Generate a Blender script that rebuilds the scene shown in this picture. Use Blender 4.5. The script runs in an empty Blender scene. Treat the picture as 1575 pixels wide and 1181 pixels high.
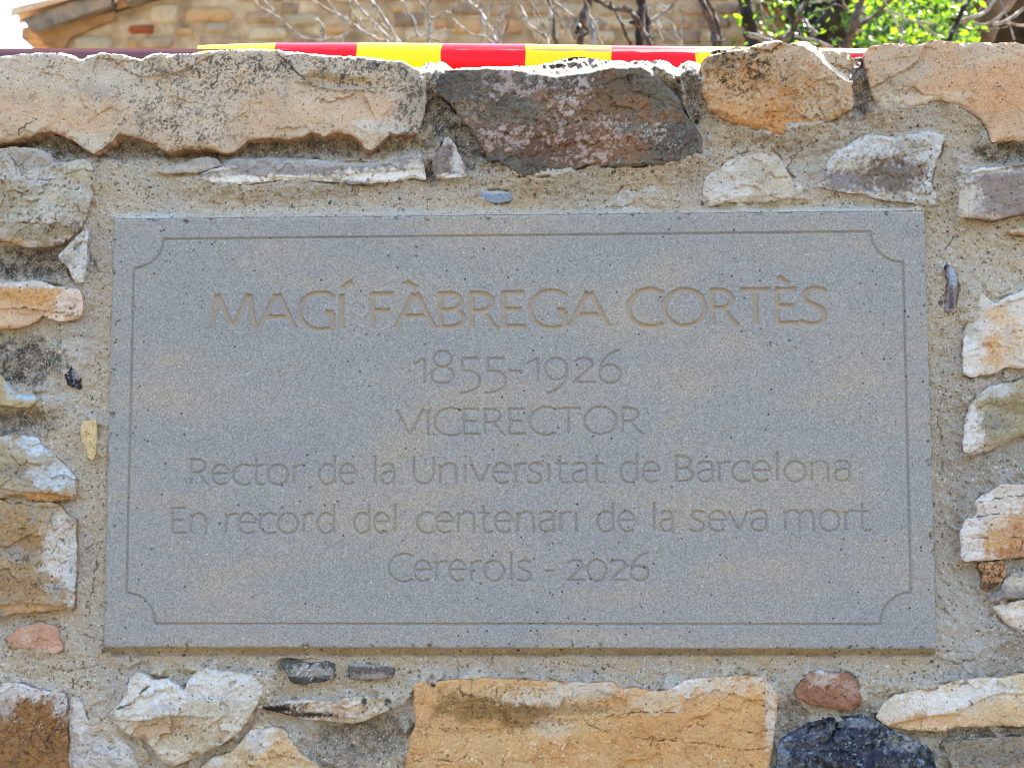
import bpy, math, random
import numpy as np
from mathutils import Vector

random.seed(7)
S = bpy.context.scene
COL = S.collection
# ------------------------------------------------------------------ camera
F, CX, CY = 2200.0, 787.5, 590.5
PITCH, ROLL, YAW = 0.08954106, -0.00171245, 0.03971928
CAM = np.array([0.0525273, -1.38807261 - 0.010, -0.08099124 + 1.62])
cz, sz, cp, sp, cr, sr = math.cos(YAW), math.sin(YAW), math.cos(PITCH), math.sin(PITCH), math.cos(ROLL), math.sin(ROLL)
FWD = np.array([-sz * cp, cz * cp, sp]); R0 = np.array([cz, sz, 0.0]); U0 = np.cross(R0, FWD)
RGT = cr * R0 + sr * U0; UPV = -sr * R0 + cr * U0
cam = bpy.data.cameras.new('camera'); camo = bpy.data.objects.new('camera', cam); COL.objects.link(camo)
from mathutils import Matrix
camo.matrix_world = Matrix(((RGT[0], UPV[0], -FWD[0], CAM[0]), (RGT[1], UPV[1], -FWD[1], CAM[1]), (RGT[2], UPV[2], -FWD[2], CAM[2]), (0, 0, 0, 1)))
cam.sensor_width = 36; cam.lens = 36 * F / 1575; cam.clip_start = 0.05; cam.clip_end = 2000
cam.dof.use_dof = True; cam.dof.focus_distance = 1.39; cam.dof.aperture_fstop = 13
S.camera = camo
# ------------------------------------------------------------------ sky, sun, exposure
EL, AZ = math.radians(57), math.radians(32)
w = bpy.data.worlds.new('World'); S.world = w; w.use_nodes = True
nt = w.node_tree; bg = nt.nodes['Background']; sk = nt.nodes.new('ShaderNodeTexSky')
sk.sky_type = 'NISHITA'; sk.sun_disc = False; sk.sun_elevation = EL; sk.sun_rotation = AZ
sk.air_density = 1.0; sk.dust_density = 0.9; sk.ozone_density = 0.7
nt.links.new(sk.outputs[0], bg.inputs[0]); bg.inputs[1].default_value = 0.15
sun = bpy.data.lights.new('sun', 'SUN'); sun.energy = 4.8; sun.angle = math.radians(0.5); sun.color = (1.0, 0.95, 0.87)
so = bpy.data.objects.new('sun', sun); COL.objects.link(so)
sd = Vector((math.sin(AZ) * math.cos(EL), math.cos(AZ) * math.cos(EL), math.sin(EL)))
so.rotation_euler = sd.to_track_quat('Z', 'Y').to_euler(); so.location = (0, 5, 8)
vs = S.view_settings; vs.view_transform = 'Standard'; vs.look = 'None'; vs.gamma = 1; vs.use_curve_mapping = False
vs.exposure = 2.82
S.cycles.filter_width = 0.85; S.cycles.use_denoising = True; S.cycles.denoising_prefilter = 'ACCURATE'; S.cycles.max_bounces = 6; S.cycles.diffuse_bounces = 4

# ------------------------------------------------------------------ pixel -> world
PX = 1.388 / F            # metres per photograph pixel on the wall
def at(u, v, y=0.0):
    u = np.asarray(u, float); v = np.asarray(v, float)
    d = FWD[None] * F + RGT[None] * (u.ravel() - CX)[:, None] - UPV[None] * (v.ravel() - CY)[:, None]
    t = (np.asarray(y) - CAM[1]) / d[:, 1]
    return CAM[None] + d * t[:, None] if np.ndim(t) else CAM[None] + d * t
def at1(u, v, y=0.0):
    return at([u], [v], y)[0]

# ------------------------------------------------------------------ noise
rs = np.random.RandomState(11)
TB = rs.rand(64, 256, 256).astype(np.float32) * 2 * math.pi
TG = (np.cos(TB), np.sin(TB)); TV = rs.rand(64, 256, 256).astype(np.float32)
def gn(x, y, s):
    s %= 64
    xi = np.floor(x).astype(np.int64); yi = np.floor(y).astype(np.int64)
    fx = x - xi; fy = y - yi
    u = fx * fx * fx * (fx * (fx * 6 - 15) + 10); v = fy * fy * fy * (fy * (fy * 6 - 15) + 10)
    x0 = xi & 255; x1 = (xi + 1) & 255; y0 = yi & 255; y1 = (yi + 1) & 255
    gx, gy = TG[0][s], TG[1][s]
    def d(a, b, dx, dy): return gx[a, b] * dx + gy[a, b] * dy
    n00 = d(x0, y0, fx, fy); n10 = d(x1, y0, fx - 1, fy); n01 = d(x0, y1, fx, fy - 1); n11 = d(x1, y1, fx - 1, fy - 1)
    a = n00 + u * (n10 - n00); b = n01 + u * (n11 - n01)
    return (a + v * (b - a)) * 1.5
def fbm(x, y, sc, o=4, s=0, g=0.5):
    r = 0; a = 1.0; t = 0; f = 1.0 / sc
    for k in range(o):
        c, q = math.cos(0.6 * k + s), math.sin(0.6 * k + s)
        r = r + a * gn((x * c - y * q) * f + 17.3 * k, (x * q + y * c) * f + 9.1 * k, s + k * 7)
        t += a; a *= g; f *= 2.03
    return r / t * 1.6
def sm(a, b, x):
    t = np.clip((x - a) / (b - a), 0, 1); return t * t * (3 - 2 * t)
def worley(x, y, sc, s):
    s %= 60
    x = x / sc; y = y / sc
    xi = np.floor(x).astype(np.int64); yi = np.floor(y).astype(np.int64)
    f1 = np.full(x.shape, 9.0); f2 = np.full(x.shape, 9.0); h = np.zeros(x.shape)
    for i in (-1, 0, 1):
        for j in (-1, 0, 1):
            a = (xi + i) & 255; b = (yi + j) & 255
            dx = x - (xi + i + TV[s][a, b]); dy = y - (yi + j + TV[s + 1][a, b])
            dd = np.sqrt(dx * dx + dy * dy)
            hh = (TV[s + 2][a, b] - .5) * 2 + dx * (TV[s + 3][a, b] - .5) * 3 + dy * (TV[(s + 4) % 64][a, b] - .5) * 3
            n = dd < f1
            f2 = np.where(n, f1, np.minimum(f2, dd)); h = np.where(n, hh, h); f1 = np.where(n, dd, f1)
    return h, f2 - f1, f1

# ------------------------------------------------------------------ polygons and meshes
def seg_dist(P, A, B):
    n = len(P)
    if n > 3000 and len(A) > 30:
        # far segments cannot be nearest: sort the points into tiles and test each tile against its own short list
        ts = 40.0; key = np.floor(P[:, 0] / ts).astype(np.int64) * 100003 + np.floor(P[:, 1] / ts).astype(np.int64)
        o = np.argsort(key, kind='stable'); ks = key[o]; cut = np.concatenate([[0], np.nonzero(np.diff(ks))[0] + 1, [n]])
        D = np.empty(n); Q = np.empty((n, 2)); K = np.empty(n, int); M = (A + B) / 2; hl = np.hypot(*(B - A).T) / 2
        for a_, b_ in zip(cut[:-1], cut[1:]):
            ix = o[a_:b_]; p = P[ix]; c = (p.min(0) + p.max(0)) / 2; r = np.hypot(*(p.max(0) - c))
            dm = np.hypot(M[:, 0] - c[0], M[:, 1] - c[1]); lim = (dm + hl).min() + 2 * r
            s_ = np.nonzero(dm - hl <= lim)[0]
            D[ix], Q[ix], kk = seg_dist_(p, A[s_], B[s_]); K[ix] = s_[kk]
        return D, Q, K
    return seg_dist_(P, A, B)
def seg_dist_(P, A, B):
    n = len(P); D = np.empty(n); Q = np.empty((n, 2)); K = np.empty(n, int)
    AB = B - A; L2 = np.maximum((AB ** 2).sum(1), 1e-12)
    for i in range(0, n, 8000):
        p = P[i:i + 8000]
        t = np.clip(((p[:, None, 0] - A[None, :, 0]) * AB[:, 0] + (p[:, None, 1] - A[None, :, 1]) * AB[:, 1]) / L2, 0, 1)
        qx = A[:, 0] + t * AB[:, 0]; qy = A[:, 1] + t * AB[:, 1]
        d2 = (p[:, None, 0] - qx) ** 2 + (p[:, None, 1] - qy) ** 2
        k = d2.argmin(1); r = np.arange(len(p))
        D[i:i + 8000] = np.sqrt(d2[r, k]); Q[i:i + 8000, 0] = qx[r, k]; Q[i:i + 8000, 1] = qy[r, k]; K[i:i + 8000] = k
    return D, Q, K
def inside(P, poly):
    A = poly; B = np.roll(poly, -1, 0); r = np.zeros(len(P), bool)
    yu, inv = np.unique(P[:, 1], return_inverse=True)
    if len(yu) * 4 < len(P):
        o = np.argsort(inv, kind='stable'); cut = np.searchsorted(inv[o], np.arange(len(yu) + 1))
        for i, y in enumerate(yu):
            m = (A[:, 1] > y) != (B[:, 1] > y)
            xs = np.sort((B[m, 0] - A[m, 0]) * (y - A[m, 1]) / (B[m, 1] - A[m, 1]) + A[m, 0]); ix = o[cut[i]:cut[i + 1]]
            r[ix] = (np.searchsorted(xs, P[ix, 0], side='right') % 2) == 1
        return r
    for a, b in zip(A, B):
        if a[1] == b[1]: continue
        c = (a[1] > P[:, 1]) != (b[1] > P[:, 1])
        r ^= c & (P[:, 0] < (b[0] - a[0]) * (P[:, 1] - a[1]) / (b[1] - a[1]) + a[0])
    return r
def sdf(P, poly):
    D, Q, K = seg_dist(P, poly, np.roll(poly, -1, 0))
    return np.where(inside(P, poly), D, -D), Q
def line_side(P, pts):
    """signed distance to an open polyline: positive above/left of its direction of travel"""
    pts = np.array(pts, float); A, B = pts[:-1], pts[1:]
    D, Q, K = seg_dist(P, A, B)
    a, b = A[K], B[K]
    cr_ = (b[:, 0] - a[:, 0]) * (P[:, 1] - a[:, 1]) - (b[:, 1] - a[:, 1]) * (P[:, 0] - a[:, 0])
    return np.where(cr_ < 0, D, -D)
def rough(poly, step=4.0, amp=2.0, s=0):
    poly = np.array(poly, float); out = []
    for a, b in zip(poly, np.roll(poly, -1, 0)):
        n = max(1, int(np.hypot(*(b - a)) / step))
        for k in range(n): out.append(a + (b - a) * k / n)
    q = np.array(out)
    # gentle rounding of the traced corners, then noise
    q = (np.roll(q, 1, 0) + 2 * q + np.roll(q, -1, 0)) / 4
    dx = fbm(q[:, 0], q[:, 1], 13, 3, s + 3, .6) * amp; dy = fbm(q[:, 0] + 300, q[:, 1], 13, 3, s + 5, .6) * amp
    dx = dx + gn(q[:, 0] / 5.1, q[:, 1] / 5.1, s + 9) * amp * .55; dy = dy + gn(q[:, 0] / 5.1 + 40, q[:, 1] / 5.1, s + 9) * amp * .55
    return q + np.stack([dx, dy], 1)
def gridmesh(poly, step, keep=None):
    """a regular grid whose rim vertices are moved onto the outline"""
    lo = poly.min(0) - step; hi = poly.max(0) + step
    nx = int((hi[0] - lo[0]) / step) + 1; ny = int((hi[1] - lo[1]) / step) + 1
    X, Y = np.meshgrid(lo[0] + np.arange(nx) * step, lo[1] + np.arange(ny) * step)
    P = np.stack([X.ravel(), Y.ravel()], 1)
    d, Q = sdf(P, poly)
    if keep is not None: kp = keep(P)
    near = np.abs(d) < 0.62 * step
    P[near] = Q[near]
    ok = d > -0.62 * step
    if keep is not None: ok &= kp
    I = np.arange(nx * ny).reshape(ny, nx)
    q = np.stack([I[:-1, :-1].ravel(), I[:-1, 1:].ravel(), I[1:, 1:].ravel(), I[1:, :-1].ravel()], 1)
    k = ok[q].sum(1); full = q[k == 4]
    c = d[full].mean(1); full = full[c > -0.12 * step]
    tri = q[k == 3]; m = ok[tri]
    # drop the single outside corner
    if len(tri):
        t = np.array([row[mm] for row, mm in zip(tri, m)]); t = t[d[t].mean(1) > -0.12 * step]
    else: t = np.zeros((0, 3), int)
    d2 = np.where(near, 0.0, d)
    used = np.unique(np.concatenate([full.ravel(), t.ravel()])); mp = np.full(nx * ny, -1); mp[used] = np.arange(len(used))
    return P[used], d2[used], mp[full], mp[t]
def rim_edges(quads, tris):
    e = [np.stack([quads[:, i], quads[:, (i + 1) % 4]], 1) for i in range(4)]
    if len(tris): e += [np.stack([tris[:, i], tris[:, (i + 1) % 3]], 1) for i in range(3)]
    e = np.concatenate(e); k = np.sort(e, 1); key = k[:, 0].astype(np.int64) * 10000000 + k[:, 1]
    u, idx, cnt = np.unique(key, return_index=True, return_counts=True)
    return e[idx[cnt == 1]]
def make_mesh(name, V, quads, tris=None, smooth=True):
    me = bpy.data.meshes.new(name)
    nq = len(quads); ntr = 0 if tris is None else len(tris)
    me.vertices.add(len(V)); me.vertices.foreach_set('co', np.asarray(V, np.float32).ravel())
    lv = quads.ravel() if not ntr else np.concatenate([quads.ravel(), tris.ravel()])
    me.loops.add(len(lv)); me.loops.foreach_set('vertex_index', lv.astype(np.int32))
    me.polygons.add(nq + ntr)
    st = np.concatenate([np.arange(nq) * 4, nq * 4 + np.arange(ntr) * 3]).astype(np.int32)
    me.polygons.foreach_set('loop_start', st)
    me.polygons.foreach_set('use_smooth', np.full(nq + ntr, smooth))
    me.update(calc_edges=True); me.validate()
    return me
def set_col(me, C):
    a = me.color_attributes.new('Col', 'FLOAT_COLOR', 'POINT')
    c = np.ones((len(C), 4), np.float32); c[:, :3] = C; a.data.foreach_set('color', c.ravel())
def link(name, me, mat=None, parent=None, **kw):
    o = bpy.data.objects.new(name, me); COL.objects.link(o)
    if mat is not None and me is not None: me.materials.append(mat)
    if parent is not None: o.parent = parent
    for k, v in kw.items(): o[k] = v
    return o
def centre(o):
    """move a mesh's origin to its middle"""
    me = o.data; n = len(me.vertices); a = np.empty(n * 3, np.float32); me.vertices.foreach_get('co', a)
    a = a.reshape(-1, 3); c = (a.min(0) + a.max(0)) / 2; me.vertices.foreach_set('co', (a - c).ravel()); me.update()
    o.location = c
    return o
def thing(name, label, cat, loc=(0, 0, 0), group=None):
    o = bpy.data.objects.new(name, None); COL.objects.link(o); o.location = loc; o['label'] = label; o['category'] = cat
    o.empty_display_size = .1
    if group: o['group'] = group
    return o
TINT = np.array([0.92, 0.84, 0.735])
def lin(c):
    c = np.array(c, float) / 255
    return np.where(c <= 0.04045, c / 12.92, ((c + 0.055) / 1.055) ** 2.4)
def C(r, g, b, keep=False):
    if b > r - 8 and not keep: k = (b - r + 8) * .62; r, b = r + k * .45, b - k * .55
    c = np.array([r, g, b], float); l = c @ np.array([.3, .59, .11])
    c = np.clip(l + (c - l) * .78, 0, 255) / 255
    return np.clip(lin(255 * np.clip(c ** 1.22 * 1.06, 0, 1)) * TINT, 0.01, .85)

# ------------------------------------------------------------------ materials
def mat_new(name, rough=.9, spec=.25):
    m = bpy.data.materials.new(name); m.use_nodes = True; b = m.node_tree.nodes['Principled BSDF']
    b.inputs['Roughness'].default_value = rough; b.inputs['Specular IOR Level'].default_value = spec
    return m, m.node_tree, b
def N(nt, t, **kw):
    n = nt.nodes.new(t)
    for k, v in kw.items():
        if hasattr(n, k): setattr(n, k, v)
        else: n.inputs[k.replace('_', ' ')].default_value = v
    return n
def attr_mat(name, grain=1400, specks=(), gamt=.25, bump=.35, bdist=.0006, bscale=900, pits=0.0, rough=.92, spec=.2):
    m, nt, b = mat_new(name, rough, spec); L = nt.links.new
    at_ = N(nt, 'ShaderNodeAttribute', attribute_name='Col'); g = N(nt, 'ShaderNodeNewGeometry')
    n1 = N(nt, 'ShaderNodeTexNoise', Scale=grain, Detail=2.0); L(g.outputs['Position'], n1.inputs['Vector'])
    mr = N(nt, 'ShaderNodeMapRange'); mr.inputs[1].default_value = .3; mr.inputs[2].default_value = .7
    mr.inputs[3].default_value = 1 - gamt; mr.inputs[4].default_value = 1 + gamt
    L(n1.outputs[0], mr.inputs[0])
    vm = N(nt, 'ShaderNodeVectorMath', operation='SCALE'); L(at_.outputs['Color'], vm.inputs[0]); L(mr.outputs[0], vm.inputs['Scale'])
    last = vm.outputs[0]
    # separate grains: (cell scale, share of cells, radius, colour, strength)
    for sc_, sh_, rd_, cl_, st_ in specks:
        wn = N(nt, 'ShaderNodeTexNoise', Scale=sc_ * 1.7, Detail=1.0); L(g.outputs['Position'], wn.inputs['Vector'])
        wv = N(nt, 'ShaderNodeVectorMath', operation='MULTIPLY_ADD'); wv.inputs[1].default_value = (.9 / sc_,) * 3; L(wn.outputs['Color'], wv.inputs[0]); L(g.outputs['Position'], wv.inputs[2])
        vo = N(nt, 'ShaderNodeTexVoronoi', Scale=sc_); L(wv.outputs[0], vo.inputs['Vector'])
        se = N(nt, 'ShaderNodeSeparateColor'); L(vo.outputs['Color'], se.inputs[0])
        big = N(nt, 'ShaderNodeTexNoise', Scale=22.0, Detail=3.0); L(g.outputs['Position'], big.inputs['Vector'])
        th = N(nt, 'ShaderNodeMapRange'); th.inputs[1].default_value = .35; th.inputs[2].default_value = .65; th.inputs[3].default_value = 1 - sh_ * .35; th.inputs[4].default_value = 1 - sh_ * 1.7; L(big.outputs[0], th.inputs[0])
        a1 = N(nt, 'ShaderNodeMath', operation='GREATER_THAN'); L(se.outputs[0], a1.inputs[0]); L(th.outputs[0], a1.inputs[1])
        rv_ = N(nt, 'ShaderNodeMath', operation='MULTIPLY'); rv_.inputs[1].default_value = rd_ * 1.6; L(se.outputs[1], rv_.inputs[0])
        a2 = N(nt, 'ShaderNodeMath', operation='LESS_THAN'); L(vo.outputs['Distance'], a2.inputs[0]); L(rv_.outputs[0], a2.inputs[1])
        a3 = N(nt, 'ShaderNodeMath', operation='MULTIPLY'); L(a1.outputs[0], a3.inputs[0]); L(a2.outputs[0], a3.inputs[1])
        a4 = N(nt, 'ShaderNodeMath', operation='MULTIPLY'); a4.inputs[1].default_value = st_; L(a3.outputs[0], a4.inputs[0])
        mx = N(nt, 'ShaderNodeMix', data_type='RGBA'); L(a4.outputs[0], mx.inputs[0]); L(last, mx.inputs[6]); mx.inputs[7].default_value = (*cl_, 1); last = mx.outputs[2]
    L(last, b.inputs['Base Color'])
    n2 = N(nt, 'ShaderNodeTexNoise', Scale=bscale, Detail=4.0, Roughness=.65); L(g.outputs['Position'], n2.inputs['Vector'])
    bp = N(nt, 'ShaderNodeBump', Strength=bump, Distance=bdist); L(n2.outputs[0], bp.inputs['Height']); L(bp.outputs[0], b.inputs['Normal'])
    return m
M_STONE = attr_mat('weathered_stone', 1100, [(430, .035, .42, (.05, .04, .035), .7)], .24, .7, .0010, 600)
M_MORTAR = attr_mat('gritty_lime_mortar', 1000, [(420, .16, .44, (.09, .075, .06), .75), (520, .10, .42, (.66, .60, .50), .7), (600, .05, .40, (.38, .20, .10), .7), (230, .025, .34, (.05, .045, .045), .8)], .30, .85, .0013, 800)
def noise_mat(name, cols, scale, rough=.9, bump=.3, bdist=.002, bscale=None, spec=.2, detail=5, transl=0):
    m, nt, b = mat_new(name, rough, spec); L = nt.links.new; g = N(nt, 'ShaderNodeNewGeometry')
    oi = N(nt, 'ShaderNodeObjectInfo')
    ad = N(nt, 'ShaderNodeVectorMath', operation='ADD'); L(g.outputs['Position'], ad.inputs[0])
    n1 = N(nt, 'ShaderNodeTexNoise', Scale=scale, Detail=float(detail), Roughness=.62); L(ad.outputs[0], n1.inputs['Vector'])
    r = N(nt, 'ShaderNodeValToRGB'); e = r.color_ramp.elements
    k = len(cols)
    while len(e) < k: e.new(.5)
    for i, c in enumerate(cols):
        e[i].position = .32 + .36 * i / max(1, k - 1); e[i].color = (*c, 1)
    L(n1.outputs[0], r.inputs[0]); L(r.outputs[0], b.inputs['Base Color'])
    n2 = N(nt, 'ShaderNodeTexNoise', Scale=bscale or scale * 4, Detail=4.0); L(ad.outputs[0], n2.inputs['Vector'])
    bp = N(nt, 'ShaderNodeBump', Strength=bump, Distance=bdist); L(n2.outputs[0], bp.inputs['Height']); L(bp.outputs[0], b.inputs['Normal'])
    if transl:
        out = nt.nodes['Material Output']; tr = N(nt, 'ShaderNodeBsdfTranslucent'); mx = N(nt, 'ShaderNodeMixShader'); mx.inputs[0].default_value = transl
        L(r.outputs[0], tr.inputs[0]); L(b.outputs[0], mx.inputs[1]); L(tr.outputs[0], mx.inputs[2]); L(mx.outputs[0], out.inputs[0])
    return m
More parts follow.
